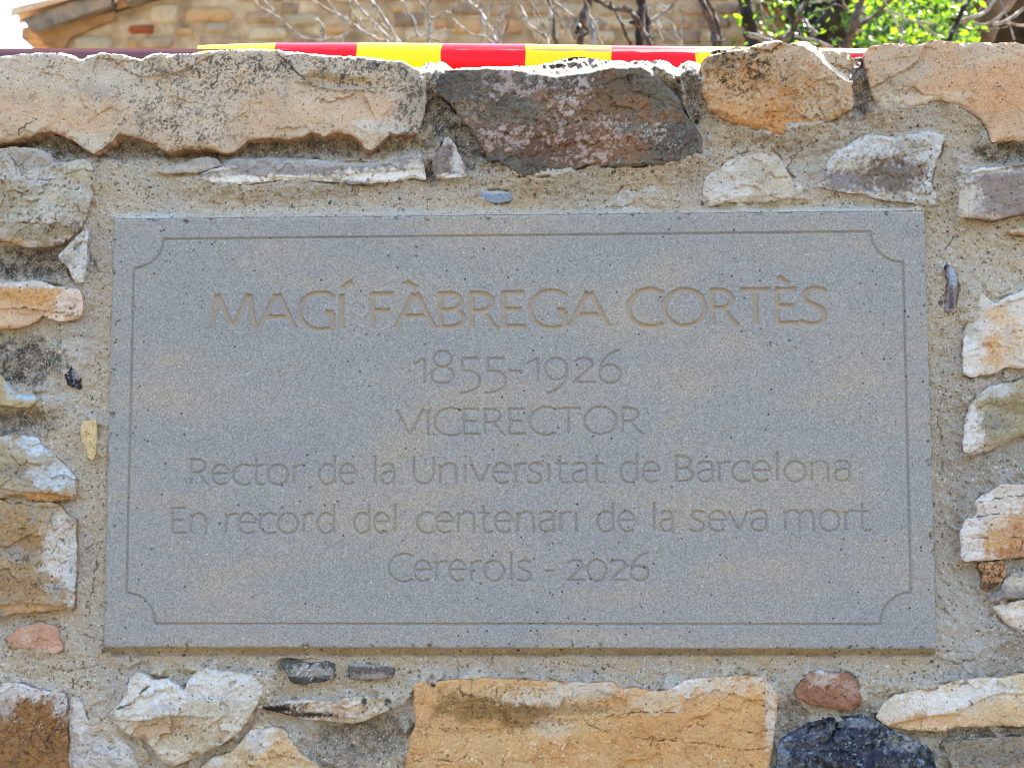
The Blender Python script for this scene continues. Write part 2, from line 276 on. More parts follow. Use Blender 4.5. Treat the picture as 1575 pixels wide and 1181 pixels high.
# ------------------------------------------------------------------ the stones of the wall, traced on its face
WHITE = (206, 208, 210); BLUW = (190, 202, 216); TAN = (196, 166, 135); OCH = (196, 150, 98)
STONES = [
 dict(t='long tan sandstone block of the top course, scalloped underneath', h=18, m=.08, lap=0, gap=16, r=9, back=.36, seed=1, amp=1.6, relief=(8, 130, 2.4, 64, 0, 0, 1.0),
  p=[(-90,84),(0,87),(30,84),(60,81),(92,82),(112,85),(124,93),(136,86),(158,81),(190,84),(216,92),(226,86),(240,82),(262,83),(300,82),(345,76),(400,75),(440,79),(500,85),(560,88),(620,95),(645,106),(655,124),(656,160),(650,186),(640,208),(600,206),(586,218),(572,232),(560,226),(548,212),(522,203),(510,206),(498,211),(478,202),(464,213),(440,215),(415,212),(392,215),(378,219),(362,233),(345,237),(322,230),(300,230),(285,227),(268,234),(250,231),(228,217),(205,211),(182,206),(174,216),(160,227),(145,237),(132,230),(110,214),(90,207),(74,201),(58,205),(45,211),(30,213),(16,219),(-90,232)],
  cols=[(200,188,170),(200,178,152),(184,172,158)], cs=150, under=(214,150,88), up=(190,172,150),
  pat=[(60,110,120,26,(206,192,176),.7,30),(560,170,90,30,(208,174,138),.6,40),(120,175,100,28,(208,174,138),.6,40),(430,170,60,26,(206,176,144),.5,30),(640,165,26,60,(172,160,146),.8,20),(590,195,50,10,(205,208,212),.45,14)],
  spk=[(350,110,110,34,(84,80,78),.62,3.6),(265,200,75,34,(112,100,88),.55,3.4),(250,145,70,40,(120,108,96),.42,4),(560,118,60,26,(80,80,82),.6,4),(520,95,110,16,(84,84,84),.58,4),(635,160,26,70,(96,92,88),.62,5),(210,95,40,20,(90,86,82),.45,4),(330,175,60,40,(130,112,98),.35,4),(80,100,60,20,(130,120,108),.25,4)],
  steps=[([(655,172),(560,142),(490,132),(470,128),(440,100),(425,78)],0,0),([(490,133),(520,139),(556,137),(562,150)],-5,30),([(178,95),(200,112),(225,118),(270,112),(300,98)],-3,40)],
  ledges=[([(0,88),(40,84),(92,84),(122,95),(158,84),(190,86),(216,96),(240,85),(300,85),(345,79),(400,78),(440,82),(500,88),(560,91),(620,98),(640,108)],2.8),([(484,131),(498,135),(520,139),(540,139),(556,138)],2.6,4,1)],
  cracks=[([(28,213),(30,200),(45,190),(68,178)],1.2,2),([(425,80),(440,97),(462,118),(480,130)],1.4,2.5),([(615,100),(630,118),(648,132)],1.2,2)]),
 dict(t='dark brown slab with pale lichen crusts in the top course', h=18, gap=11, smear=[(860,272,150,14),(1000,262,90,14),(1060,246,30,10)], r=7, back=.36, seed=2, amp=1.6, relief=(7, 110, 3.5, 38, 2.0, 26, 1.2),
  p=[(668,118),(676,109),(700,105),(740,103),(780,102),(820,101),(850,96),(872,90),(890,88),(925,92),(965,94),(992,93),(1008,98),(1022,105),(1040,124),(1056,140),(1054,160),(1068,185),(1080,212),(1081,236),(1060,242),(1040,246),(1018,253),(985,254),(955,258),(925,254),(905,252),(880,262),(860,268),(830,272),(798,272),(780,260),(765,245),(752,248),(738,222),(722,196),(705,176),(690,156),(672,146)],
  cols=[(134,122,106),(124,120,110),(150,116,86)], cs=60, under=(120,95,70), up=(140,132,122), upn=5,
  pat=[(900,170,80,40,(150,112,78),.65,22),(940,225,60,22,(162,112,70),.75,18),(760,215,70,26,(126,92,78),.7,20),(1040,215,40,30,(104,96,90),.7,14),(700,130,34,26,(98,98,92),.7,16),(800,250,70,20,(112,112,106),.8,14),(850,225,60,26,(130,90,70),.6,18),(860,120,60,18,(104,104,96),.6,14),(960,130,60,16,(116,104,90),.6,14),(770,150,40,20,(110,104,92),.5,16)],
  crust=[(795,128,52,24,(178,160,158),13),(885,135,26,22,(186,168,166),9),(872,172,22,22,(186,168,166),10),(800,208,54,16,(184,164,158),11),(775,215,34,20,(180,160,152),10),(905,222,50,14,(180,158,150),9),(905,245,46,12,(182,164,156),8),(950,215,30,10,(178,156,146),7),(720,170,28,24,(166,140,120),7),(940,190,30,12,(176,158,150),6),(1005,205,20,14,(180,172,164),5)],
  spk=[(860,170,190,70,(78,70,62),.28,4),(1010,235,60,20,(70,64,60),.4,4),(1040,225,30,20,(170,165,158),.3,3)],
  ledges=[([(664,118),(700,110),(740,108),(790,110),(820,116),(856,121),(895,116),(940,108),(985,106),(1002,116),(1024,138),(1042,160)],2.4)],
  steps=[([(820,270),(835,235),(838,200),(830,160),(845,120)],-2.5,60),([(970,100),(975,140),(1000,146),(1050,168)],-2.5,40)],
  cracks=[([(915,130),(935,145),(942,165)],1.0,1.5),([(965,118),(975,140),(1000,146)],1.0,1.5),([(668,124),(700,120)],.6,1)]),
 dict(t='rounded orange brown stone in the top course, split ridge on its right', h=22, smear=[(1140,205,60,16),(1250,200,70,16)], r=12, back=.36, seed=3, amp=1.8, relief=(8, 90, 3.5, 34, 0, 0, 1.6),
  p=[(1078,98),(1086,88),(1098,79),(1115,75),(1150,73),(1163,68),(1186,64),(1202,62),(1208,67),(1222,66),(1240,64),(1252,70),(1260,76),(1285,78),(1300,80),(1311,87),(1313,110),(1311,140),(1312,166),(1296,176),(1272,188),(1245,192),(1220,196),(1202,211),(1185,208),(1160,198),(1140,194),(1110,182),(1090,168),(1080,140)],
  cols=[(200,160,112),(194,166,134),(204,148,92)], cs=55, under=(196,140,84), up=(196,180,156),
  pat=[(1200,188,50,26,(212,150,84),.85,18),(1270,165,50,34,(196,172,142),.7,22),(1140,150,50,40,(206,158,104),.5,20),(1280,95,34,26,(200,178,150),.8,16),(1230,85,40,16,(196,178,156),.6,14),(1110,90,30,16,(120,108,90),.6,10)],
  spk=[(1130,95,44,26,(74,68,60),.62,6),(1168,105,26,22,(78,74,66),.6,6),(1140,125,40,24,(110,84,50),.5,5),(1190,118,16,16,(84,80,70),.55,5),(1260,150,50,30,(120,104,86),.35,4),(1195,190,30,18,(150,98,56),.4,5),(1290,110,22,22,(110,100,88),.45,5)],
  ledges=[([(1160,72),(1180,68),(1205,66),(1226,69)],2.5),([(1222,62),(1240,74),(1256,84),(1268,98),(1284,112),(1300,124),(1318,132)],2.6,7)],
  steps=[([(1165,76),(1186,80),(1192,72),(1202,66)],-4,14)],
  cracks=[([(1165,76),(1186,80),(1194,72),(1200,68)],1.4,3),([(1255,160),(1270,182),(1276,190)],1,1.5)]),
 dict(t='broad smooth tan block at the right end of the top course', h=15, smear=[(1400,172,80,14),(1490,180,44,16),(1520,210,14,20)], r=8, back=.36, seed=4, amp=1.4, relief=(7, 130, 2.0, 60, 0, 0, .8),
  p=[(1328,86),(1333,76),(1342,70),(1350,71),(1360,67),(1378,67),(1400,69),(1418,68),(1430,63),(1444,61),(1460,64),(1478,67),(1512,65),(1530,67),(1558,64),(1575,70),(1700,74),(1700,225),(1575,216),(1545,217),(1524,219),(1519,200),(1510,186),(1494,174),(1470,160),(1446,153),(1430,157),(1412,166),(1380,166),(1352,167),(1343,150),(1334,120)],
  cols=[(200,172,142),(208,168,130),(196,176,150)], cs=110, under=(196,150,104), up=(214,192,166),
  pat=[(1520,140,90,40,(214,166,122),.7,40),(1390,100,50,26,(196,176,150),.8,20),(1370,140,34,24,(178,162,134),.7,18),(1400,158,60,12,(198,186,168),.8,14),(1520,80,60,16,(200,182,158),.6,20),(1440,150,60,10,(214,196,172),.5,14)],
  spk=[(1370,135,40,30,(140,128,108),.4,4),(1450,110,130,50,(150,126,100),.12,3)],
  steps=[([(1352,128),(1372,116),(1400,104),(1412,94),(1420,76),(1434,60)],-4,14),([(1340,95),(1370,90),(1402,86)],-1.5,20)],
  cracks=[([(1396,106),(1410,98)],1,1.5)]),
 dict(t='long thin grey slate under the tan top block, white lime along its foot', h=12, r=4, seed=5, lap=0, relief=(3, 70, 1.5, 30, 1.0, 9, .5), amp=1.2,
  p=[(308,268),(322,262),(345,256),(352,247),(362,243),(390,247),(405,243),(430,244),(470,245),(505,247),(520,250),(555,251),(580,250),(600,247),(620,241),(642,236),(650,241),(652,256),(656,277),(645,276),(635,273),(600,280),(565,283),(530,282),(480,278),(440,277),(400,280),(384,283),(350,284),(325,281),(312,276)],
  cols=[(150,148,152),(164,164,170),(148,138,132)], cs=40, under=(180,150,110), smear=[(400,286,120,8)],
  pat=[(360,278,60,7,(224,222,218),.95,10),(440,275,70,6,(222,222,222),.9,8),(590,270,66,10,(222,220,216),.95,10),(640,262,16,16,(220,218,214),.8,8),(500,252,120,5,(172,182,196),.7,10),(340,262,20,8,(200,204,210),.7,8)], spk=[],
  steps=[([(345,262),(365,258),(400,270),(440,272),(520,274),(545,265),(600,262),(654,258)],-2.5,30)]),
 dict(t='small grey slate chip beside the thin slab, under the top joint', h=7, r=3, seed=6, lap=0, relief=(2, 40, 1, 18, 0, 0, .5), amp=1.2,
  p=[(238,266),(246,258),(262,254),(282,252),(300,244),(318,241),(334,244),(342,256),(322,261),(306,266),(280,266),(255,268)],
  cols=[(160,160,166),(176,172,168)], cs=24, pat=[(290,262,50,8,(196,188,176),.6,10)], spk=[]),
 dict(t='small triangular grey brown stone wedged under the top joint', h=13, r=4, seed=7, relief=(2, 40, 2, 18, 0, 0, .6), amp=1.0,
  p=[(685,209),(694,214),(700,222),(706,236),(714,254),(719,272),(705,273),(694,273),(682,276),(668,270),(664,256),(667,244),(675,232),(682,218)],
  cols=[(150,140,136),(134,124,120)], cs=20, pat=[(704,245,10,34,(206,206,206),.75,8),(690,273,30,5,(222,220,216),.9,6),(686,215,8,8,(190,196,204),.8,5)], spk=[(685,250,20,20,(170,150,128),.3,4)],
  steps=[([(688,208),(697,236),(700,262),(690,276)],-3,12)]),
 dict(t='large pale grey limestone with a shell shaped scar at the left edge', h=15, r=7, seed=8, relief=(6, 80, 4, 40, 0, 0, 1.4), amp=1.6,
  p=[(-80,226),(0,229),(20,226),(55,228),(75,235),(90,250),(104,250),(116,246),(132,245),(140,252),(146,270),(144,280),(138,288),(145,296),(138,312),(134,330),(132,340),(122,354),(108,366),(92,377),(70,380),(40,381),(15,373),(-80,360)],
  cols=[(182,176,166),(190,184,172),(176,164,144)], cs=40, under=(176,140,96), smear=[(136,285,10,14)],
  pat=[(70,245,60,14,(172,170,168),.8,16),(30,275,60,12,(190,192,196),.7,14),(120,262,24,16,(196,190,172),.8,10),(50,360,60,16,(166,152,116),.8,16),(20,300,30,30,(170,156,124),.6,14),(60,320,50,22,(196,190,178),.6,20),(10,375,30,8,(206,160,100),.6,8),(120,350,18,12,(150,132,110),.6,8)],
  spk=[(40,345,70,24,(120,104,76),.35,4),(20,290,40,30,(120,100,70),.3,4),(90,360,40,16,(110,94,74),.4,4),(100,310,40,40,(140,124,100),.2,4)],
  steps=[([(6,226),(18,242),(28,256),(50,263),(72,258),(92,252),(108,250)],5,40),([(-10,240),(10,252),(24,262),(30,274),(60,278),(90,272)],2.5,26),([(150,286),(135,288),(118,291)],-4,16)],
  cracks=[([(6,228),(18,244),(28,257),(50,262)],1.3,2.5),([(116,291),(130,289),(146,291)],2.2,5),([(25,258),(28,268),(50,277),(85,275)],1,1.5),([(5,300),(20,312),(40,300),(55,290)],.9,1.2),([(60,345),(40,342),(15,343),(0,350)],.9,1.2),([(116,300),(122,325),(112,340)],.9,1.2)]),
 dict(t='white broken wedge standing between the pale limestone and the plaque', h=11, r=3, seed=9, lap=0, relief=(2, 30, 4, 20, 0, 0, .5), amp=1.0,
  p=[(88,394),(98,384),(112,370),(124,358),(134,350),(136,360),(134,380),(133,398),(130,420),(129,434),(118,436),(110,426),(106,412),(95,404)],
  cols=[(204,204,202),(190,196,202)], cs=18, pat=[(118,425,14,14,(206,200,190),.7,8),(100,402,12,8,(160,164,168),.7,6)], spk=[(122,375,12,20,(140,140,140),.3,4)],
  steps=[([(134,358),(122,385),(112,405),(105,420)],-4,10)], cracks=[([(128,365),(124,380)],1,1.5)]),
 dict(t='flat orange stone with a whitish rim, left of the plaque', h=15, r=6, seed=10, lap=.35, relief=(3, 60, 2, 30, 0, 0, .8), amp=1.3,
  p=[(-80,434),(0,435),(42,433),(54,431),(70,435),(90,441),(108,444),(120,443),(126,450),(127,472),(125,488),(112,493),(92,495),(78,492),(66,484),(58,494),(40,502),(20,506),(-80,508)],
  cols=[(206,168,126),(212,178,144)], cs=40, under=(190,140,90),
  pat=[(45,455,60,14,(210,160,98),.9,14),(110,465,24,26,(216,200,188),.85,10),(60,437,70,6,(200,204,206),.9,8),(30,490,50,12,(208,178,150),.7,12),(100,488,30,8,(218,200,184),.8,10)], spk=[(110,478,20,12,(90,76,64),.25,3),(40,470,60,20,(160,110,60),.15,3)],
  steps=[([(-80,474),(20,474),(60,476),(90,480),(126,486)],-3,18)], cracks=[([(18,474),(60,476),(88,480),(112,482)],1.1,2)]),
 dict(t='pointed beige stone tip at the left edge with a bluish upper face', blue=True, h=18, r=4, seed=11, relief=(2, 50, 1, 30, 0, 0, .5), amp=1.0,
  p=[(-60,560),(0,576),(10,588),(22,602),(36,608),(54,606),(57,612),(55,618),(43,628),(30,627),(0,623),(-60,625)],
  cols=[(192,174,138),(186,166,126)], cs=30, pat=[(40,611,20,5,(170,192,210),.95,6),(15,598,8,14,(176,194,208),.6,6)], spk=[],
  ledges=[([(-20,568),(6,590),(20,608),(44,616),(58,612)],1.6)]),
 dict(t='slim cream splinter of stone set upright beside the plaque', h=9, r=3, seed=12, relief=(1, 30, 1, 18, 0, 0, .4), amp=.8,
  p=[(126,647),(133,646),(139,648),(148,643),(149,660),(148,690),(146,706),(142,709),(136,704),(131,690),(125,676),(124,662)],
  cols=[(216,194,146),(206,184,136)], cs=20, pat=[], spk=[(138,680,12,26,(120,100,60),.15,2.5)]),
 dict(t='pale blue and brown stone with an orange underside, left of the plaque', blue=True, h=14, r=8, seed=13, lap=.35, relief=(4, 60, 3, 30, 0, 0, 1.2), amp=1.6,
  p=[(-80,670),(0,672),(18,669),(40,670),(58,672),(66,688),(80,694),(92,708),(104,720),(117,732),(120,745),(116,758),(116,768),(100,768),(85,772),(60,771),(40,766),(25,760),(10,766),(-80,770)],
  cols=[(184,176,160),(178,164,136)], cs=30, under=(190,140,80),
  pat=[(50,685,40,16,(194,206,220),.9,14),(85,735,36,18,(192,204,218),.9,14),(60,765,50,9,(196,146,84),.95,10),(20,700,20,20,(176,158,120),.7,10),(20,725,20,12,(150,140,130),.6,10)], spk=[(20,725,24,12,(120,104,90),.35,4),(60,765,50,10,(150,104,56),.35,4)],
  steps=[([(8,752),(30,756),(70,757),(110,764)],-3,14)], cracks=[([(15,700),(28,712),(45,718)],1,1.3),([(114,722),(118,740),(112,756)],1,1.5)]),
 dict(t='big mottled brown and grey stone with a white right rim, left of the plaque', h=14, r=5, seed=14, lap=.35, relief=(5, 90, 3, 40, 0, 0, 1.5), amp=1.3,
  p=[(-80,775),(0,768),(20,776),(45,774),(78,772),(92,776),(98,786),(108,796),(118,797),(117,820),(118,850),(117,880),(115,910),(113,938),(98,936),(80,939),(60,941),(40,944),(20,944),(0,950),(-80,952)],
  cols=[(176,160,134),(182,150,104),(156,150,140)], cs=34, under=(190,140,88),
  pat=[(30,830,50,22,(178,140,88),.7,16),(50,900,60,16,(176,138,96),.7,16),(20,850,20,14,(160,164,170),.7,10),(92,850,26,50,(206,202,200),.85,16),(110,880,10,60,(188,200,214),.8,12),(84,904,16,8,(160,182,204),.75,8),(50,935,60,8,(196,154,104),.8,10),(100,790,14,8,(196,184,160),.7,8)],
  spk=[(30,885,50,34,(110,96,76),.42,4),(40,820,60,40,(130,106,70),.3,4),(104,870,10,20,(120,140,164),.4,5)],
  steps=[([(0,930),(40,926),(80,930),(116,934)],-3,12),([(76,790),(88,820),(92,850),(80,880),(86,940)],2,30)], cracks=[([(78,798),(80,812),(91,824),(88,838),(80,850)],1.2,1.8),([(90,830),(97,831)],2,2),([(60,775),(66,780)],1,1)]),
 dict(t='small flat pinkish stone set alone in the mortar near the lower left corner', h=7, r=4, seed=15, relief=(2, 40, 1.5, 22, 0, 0, .5), amp=1.2,
  p=[(10,984),(14,976),(26,967),(44,962),(62,956),(74,960),(86,963),(91,970),(91,983),(98,996),(90,1004),(84,1007),(64,1000),(44,997),(18,996)],
  cols=[(204,160,134),(196,152,128)], cs=24, pat=[(40,978,8,20,(212,184,166),.6,6),(80,1000,18,6,(214,184,164),.6,6)], spk=[(50,980,50,20,(160,110,84),.12,3)], cracks=[([(52,960),(44,972),(36,985)],.8,-.5)]),
 dict(t='rusty brown stone with a bluish white top at the lower left corner', h=15, r=5, seed=16, relief=(3, 70, 3, 26, 0, 0, 1.6), amp=1.4,
  p=[(-80,1045),(0,1052),(14,1048),(26,1048),(40,1054),(60,1060),(80,1064),(103,1066),(104,1090),(104,1126),(103,1150),(106,1181),(108,1260),(-80,1260)],
  cols=[(160,118,72),(172,126,76),(140,104,70)], cs=26, under=(140,100,60),
  pat=[(40,1062,70,14,(200,206,216),.95,12),(95,1080,12,24,(196,200,206),.8,8),(10,1080,14,26,(196,196,196),.6,10)], spk=[(50,1130,60,50,(98,76,52),.4,4),(50,1110,60,30,(206,196,180),.12,2.5)],
  steps=[([(104,1066),(100,1100),(103,1128)],-1,8)], cracks=[([(104,1070),(105,1126)],2,5)]),
 dict(t='whitish crumbling stone between the rusty brown one and the cream boulder', h=8, r=7, seed=17, relief=(3, 50, 3, 26, 0, 0, 1.4), amp=1.8,
  p=[(107,1075),(116,1070),(126,1080),(130,1098),(138,1112),(150,1110),(166,1124),(184,1132),(200,1148),(210,1165),(214,1190),(216,1260),(110,1260),(106,1181),(104,1130)],
  cols=[(196,192,188),(186,176,164)], cs=24, smear=[(170,1125,50,16)], pat=[(150,1115,14,10,(206,176,140),.7,6),(125,1100,20,30,(204,206,208),.8,10),(180,1150,30,16,(196,202,210),.8,10),(130,1170,30,20,(200,196,196),.6,10)], spk=[(160,1150,50,30,(150,146,140),.3,4)]),
 dict(t='cream boulder with a pale bluish cap and a tan hollow, under the plaque', h=19, r=13, seed=18, relief=(7, 80, 6, 50, 0, 0, 1.0), amp=1.6,
  p=[(176,1090),(188,1078),(196,1064),(200,1042),(213,1033),(226,1038),(236,1046),(256,1044),(272,1052),(284,1062),(290,1044),(306,1031),(322,1026),(345,1032),(372,1034),(395,1042),(412,1052),(408,1066),(398,1078),(390,1092),(380,1110),(366,1128),(345,1142),(320,1154),(295,1166),(268,1177),(254,1174),(242,1162),(232,1146),(220,1134),(200,1132),(186,1124),(176,1108)],
  cols=[(204,198,184),(198,190,174)], cs=50, under=(190,160,120), smear=[(405,1060,16,22)],
  pat=[(240,1070,60,30,(208,214,220),.9,24),(350,1060,60,26,(204,208,214),.8,24),(250,1120,56,16,(194,160,120),.85,14),(290,1135,50,24,(192,170,136),.7,16),(260,1165,30,12,(214,204,188),.8,10),(250,1088,16,6,(170,170,176),.6,6)], spk=[(340,1110,30,16,(224,222,216),.35,4),(300,1130,60,30,(160,130,92),.15,3)],
  steps=[([(180,1106),(215,1108),(240,1104),(262,1098),(282,1100)],-5,30),([(288,1060),(284,1090),(270,1100)],2,24)],
  cracks=[([(178,1088),(190,1088),(200,1082),(215,1068),(228,1054)],1.8,4)]),
 dict(t='cream and pale orange stone cut by the bottom edge, right of the cream boulder', h=12, r=8, seed=19, relief=(4, 60, 4, 34, 0, 0, 1.0), amp=1.5,
  p=[(308,1178),(330,1164),(352,1158),(366,1146),(380,1128),(394,1114),(412,1116),(432,1120),(444,1128),(452,1142),(460,1156),(474,1166),(490,1178),(500,1200),(500,1260),(308,1260)],
  cols=[(208,184,146),(204,186,158)], cs=30, pat=[(395,1135,26,22,(204,206,208),.85,14),(330,1172,14,8,(196,206,216),.7,6),(430,1160,30,20,(214,176,126),.7,12)], spk=[(400,1160,80,20,(150,120,80),.12,3)],
  steps=[([(366,1150),(400,1166),(440,1160),(470,1170)],-2,20)]),
 dict(t='small dark grey slate under the plaque, left one of the two', h=10, r=4, seed=20, relief=(2, 30, 2, 14, 0, 0, .8), amp=1.0,
  p=[(430,1018),(434,1014),(450,1015),(468,1019),(482,1019),(505,1016),(515,1019),(516,1030),(515,1040),(498,1049),(482,1049),(466,1054),(448,1049),(441,1038),(434,1028)],
  cols=[(104,108,108),(92,94,92)], cs=14, pat=[(475,1032,34,10,(172,174,176),.75,8),(470,1046,40,5,(84,84,78),.7,6)], spk=[(475,1030,36,12,(220,220,220),.3,3)]),
 dict(t='small grey brown brick shaped chip under the plaque, right one of the two', h=9, r=4, seed=21, relief=(2, 30, 1.5, 16, 0, 0, .6), amp=.8,
  p=[(535,1022),(542,1019),(560,1020),(585,1024),(604,1025),(606,1034),(603,1044),(585,1044),(562,1047),(545,1043),(536,1038)],
  cols=[(126,118,114),(112,106,104)], cs=14, pat=[(575,1040,30,5,(168,160,152),.8,6),(565,1022,40,3,(160,168,176),.8,5)], spk=[(565,1032,30,10,(180,170,160),.2,3)]),
 dict(t='narrow knotted cream piece, black at its left end like driftwood, under the plaque', h=14, r=6, seed=22, relief=(3, 30, 5, 20, 0, 0, .8), amp=1.4,
  p=[(402,1088),(404,1084),(420,1082),(440,1078),(470,1076),(500,1078),(516,1081),(528,1074),(545,1072),(558,1070),(574,1073),(592,1071),(604,1074),(604,1080),(598,1092),(584,1099),(566,1106),(548,1112),(525,1111),(500,1108),(475,1106),(445,1100),(420,1094)],
  cols=[(210,194,174),(196,180,158)], cs=18, pat=[(425,1090,34,6,(44,40,38),.97,5),(470,1099,50,4,(60,50,44),.9,5),(520,1090,10,12,(190,160,130),.8,5),(545,1085,12,8,(216,206,192),.7,6),(600,1078,8,8,(40,38,36),.9,4),(560,1078,4,6,(40,36,34),.9,3),(440,1080,40,3,(190,196,202),.8,5)], spk=[(540,1090,60,14,(120,96,70),.3,4),(460,1085,30,5,(70,60,52),.4,3)],
  steps=[([(515,1070),(520,1088),(545,1100)],3,10),([(402,1090),(440,1090),(500,1098),(560,1104)],-3,10)]),
 dict(t='big orange ochre block cut by the bottom edge, with a mossy stain and long cracks', h=17, r=6, seed=23, relief=(5, 130, 3, 60, 0, 0, 1.0), amp=1.4,
  p=[(636,1049),(644,1047),(657,1049),(664,1060),(669,1058),(671,1048),(690,1045),(710,1044),(740,1042),(780,1044),(830,1047),(880,1049),(925,1050),(938,1046),(950,1056),(962,1060),(975,1056),(1000,1062),(1020,1063),(1038,1056),(1052,1046),(1075,1042),(1110,1040),(1150,1039),(1170,1040),(1184,1052),(1196,1066),(1196,1085),(1192,1115),(1190,1140),(1184,1170),(1178,1200),(1172,1260),(618,1260),(624,1181),(628,1150),(632,1130),(640,1114),(637,1090)],
  cols=[(212,164,106),(208,172,122),(200,152,96)], cs=110, under=(200,140,80),
  pat=[(740,1085,80,26,(154,122,70),.85,20),(810,1105,40,16,(146,116,72),.7,14),(820,1070,60,14,(206,198,184),.85,18),(900,1060,50,14,(200,194,182),.85,14),(1010,1080,40,16,(212,194,168),.7,18),(1100,1055,90,14,(210,206,200),.9,14),(1130,1075,50,30,(216,172,112),.6,20),(880,1090,60,8,(140,116,84),.55,10),(760,1060,90,12,(212,178,130),.7,16),(850,1120,30,14,(206,196,180),.6,8),(1185,1100,8,50,(206,196,186),.8,8),(650,1085,18,30,(214,166,112),.6,12),(700,1150,60,20,(210,170,118),.6,16),(1040,1150,120,20,(206,156,96),.5,20)],
  spk=[(760,1080,90,24,(112,88,50),.42,4),(900,1100,80,24,(150,110,66),.25,4),(655,1122,10,12,(98,96,98),.7,6),(900,1150,240,30,(232,222,204),.07,3),(640,1165,10,6,(110,108,108),.6,5),(1010,1140,14,10,(150,90,44),.5,4),(1110,1060,30,8,(170,110,60),.4,4)],
  steps=[([(930,1101),(960,1097),(1000,1094),(1040,1095)],4,30),([(665,1118),(740,1122),(800,1114),(860,1106),(930,1103)],-2,26),([(660,1170),(700,1174),(715,1165),(740,1176)],2,20),([(1038,1085),(1070,1070),(1100,1060),(1140,1070),(1192,1090)],-2,20)],
  cracks=[([(928,1102),(960,1097),(1000,1094),(1038,1095)],1.8,3),([(815,1112),(850,1106),(880,1104),(905,1114),(930,1124),(965,1132),(1010,1138),(1060,1140),(1100,1146),(1140,1154),(1184,1150)],.9,2),([(640,1170),(670,1168),(700,1172),(720,1160)],1,2),([(772,1164),(773,1181)],1.3,2),([(1048,1118),(1100,1112),(1150,1126),(1190,1122)],.8,1.4),([(1095,1098),(1078,1106),(1064,1096)],.9,1.5),([(664,1050),(667,1060)],2,4),([(1120,1185),(1150,1176),(1185,1178)],1,2),([(668,1118),(760,1122)],.9,1.5)]),
 dict(t='small reddish brown rounded stone between the ochre block and the long cream one', h=12, r=9, seed=24, relief=(3, 40, 2, 22, 0, 0, 1.0), amp=1.3,
  p=[(1221,1064),(1228,1052),(1240,1042),(1244,1032),(1262,1031),(1285,1033),(1308,1036),(1318,1046),(1322,1062),(1327,1078),(1318,1084),(1308,1094),(1285,1090),(1262,1086),(1242,1083),(1228,1076)],
  cols=[(170,124,98),(160,112,86)], cs=18, pat=[(1265,1045,24,12,(196,176,166),.8,10),(1305,1060,14,14,(190,164,152),.6,8),(1262,1031,8,5,(190,206,210),.8,5)], spk=[(1275,1070,40,16,(130,84,56),.35,4)]),
 dict(t='dark blue black stone cut by the bottom edge', blue=True, h=18, r=7, seed=25, relief=(4, 60, 8, 34, 0, 0, 1.6), amp=1.6,
  p=[(1194,1181),(1196,1150),(1206,1136),(1222,1126),(1240,1116),(1262,1110),(1285,1104),(1310,1102),(1330,1105),(1345,1105),(1362,1116),(1385,1128),(1410,1140),(1430,1150),(1438,1165),(1440,1190),(1442,1260),(1190,1260)],
  cols=[(92,98,110),(68,70,78),(124,132,146)], cs=18, pat=[(1300,1107,40,7,(34,34,38),.9,6),(1320,1112,30,8,(150,166,186),.7,6),(1205,1150,12,30,(150,164,184),.6,8),(1385,1142,30,12,(168,178,190),.7,8),(1240,1140,30,20,(106,120,146),.6,10),(1320,1150,50,26,(66,80,112),.6,12)],
  spk=[(1320,1150,120,50,(160,178,204),.22,4),(1300,1140,120,50,(30,32,38),.26,6)]),
 dict(t='long cream stone with a white limewashed top, lower right', h=14, r=6, seed=26, relief=(4, 90, 2, 50, 0, 0, .7), amp=1.4,
  p=[(1348,1104),(1352,1090),(1362,1076),(1380,1068),(1405,1062),(1430,1056),(1460,1050),(1480,1044),(1510,1042),(1540,1042),(1575,1036),(1680,1030),(1680,1125),(1575,1117),(1530,1115),(1500,1117),(1475,1116),(1462,1120),(1448,1125),(1425,1123),(1400,1122),(1378,1119),(1360,1115)],
  cols=[(212,186,146),(208,190,162)], cs=60, under=(180,140,90), smear=[(1440,1056,80,8)],
  pat=[(1440,1082,70,18,(212,212,214),.95,18),(1520,1060,60,14,(204,208,212),.95,16),(1370,1095,24,16,(204,200,192),.8,10),(1440,1108,60,9,(210,166,118),.7,12),(1550,1095,50,18,(208,178,136),.8,16)], spk=[],
  steps=[([(1380,1112),(1430,1100),(1470,1096),(1500,1080),(1530,1066),(1575,1066)],-4,16)], cracks=[([(1470,1092),(1492,1078),(1496,1082),(1480,1094)],.8,1)]),
 dict(t='grey brown rough stone in the lower right corner', h=9, r=6, seed=27, relief=(4, 60, 3, 30, 0, 0, 1.6), amp=1.5,
  p=[(1446,1146),(1452,1140),(1480,1138),(1520,1134),(1575,1132),(1680,1130),(1680,1260),(1462,1260),(1462,1181),(1455,1160)],
  cols=[(164,154,138),(154,142,122)], cs=34, pat=[(1530,1165,50,12,(140,136,134),.6,12)], spk=[(1530,1160,70,26,(110,100,88),.3,4)], cracks=[([(1448,1146),(1456,1165),(1463,1181)],1.8,3)]),
 dict(t='white and apricot quartz like block, upper one right of the plaque', h=10, r=5, seed=28, relief=(3, 70, 3, 34, 0, 0, .6), amp=1.2,
  p=[(1481,576),(1481,540),(1482,510),(1490,495),(1500,480),(1508,454),(1512,450),(1522,462),(1532,468),(1545,458),(1575,446),(1680,430),(1680,560),(1575,567),(1560,567),(1548,564),(1535,572),(1518,577),(1495,580)],
  cols=[(208,206,204),(212,200,186)], cs=40, under=(170,130,90), smear=[(1496,500,14,40)],
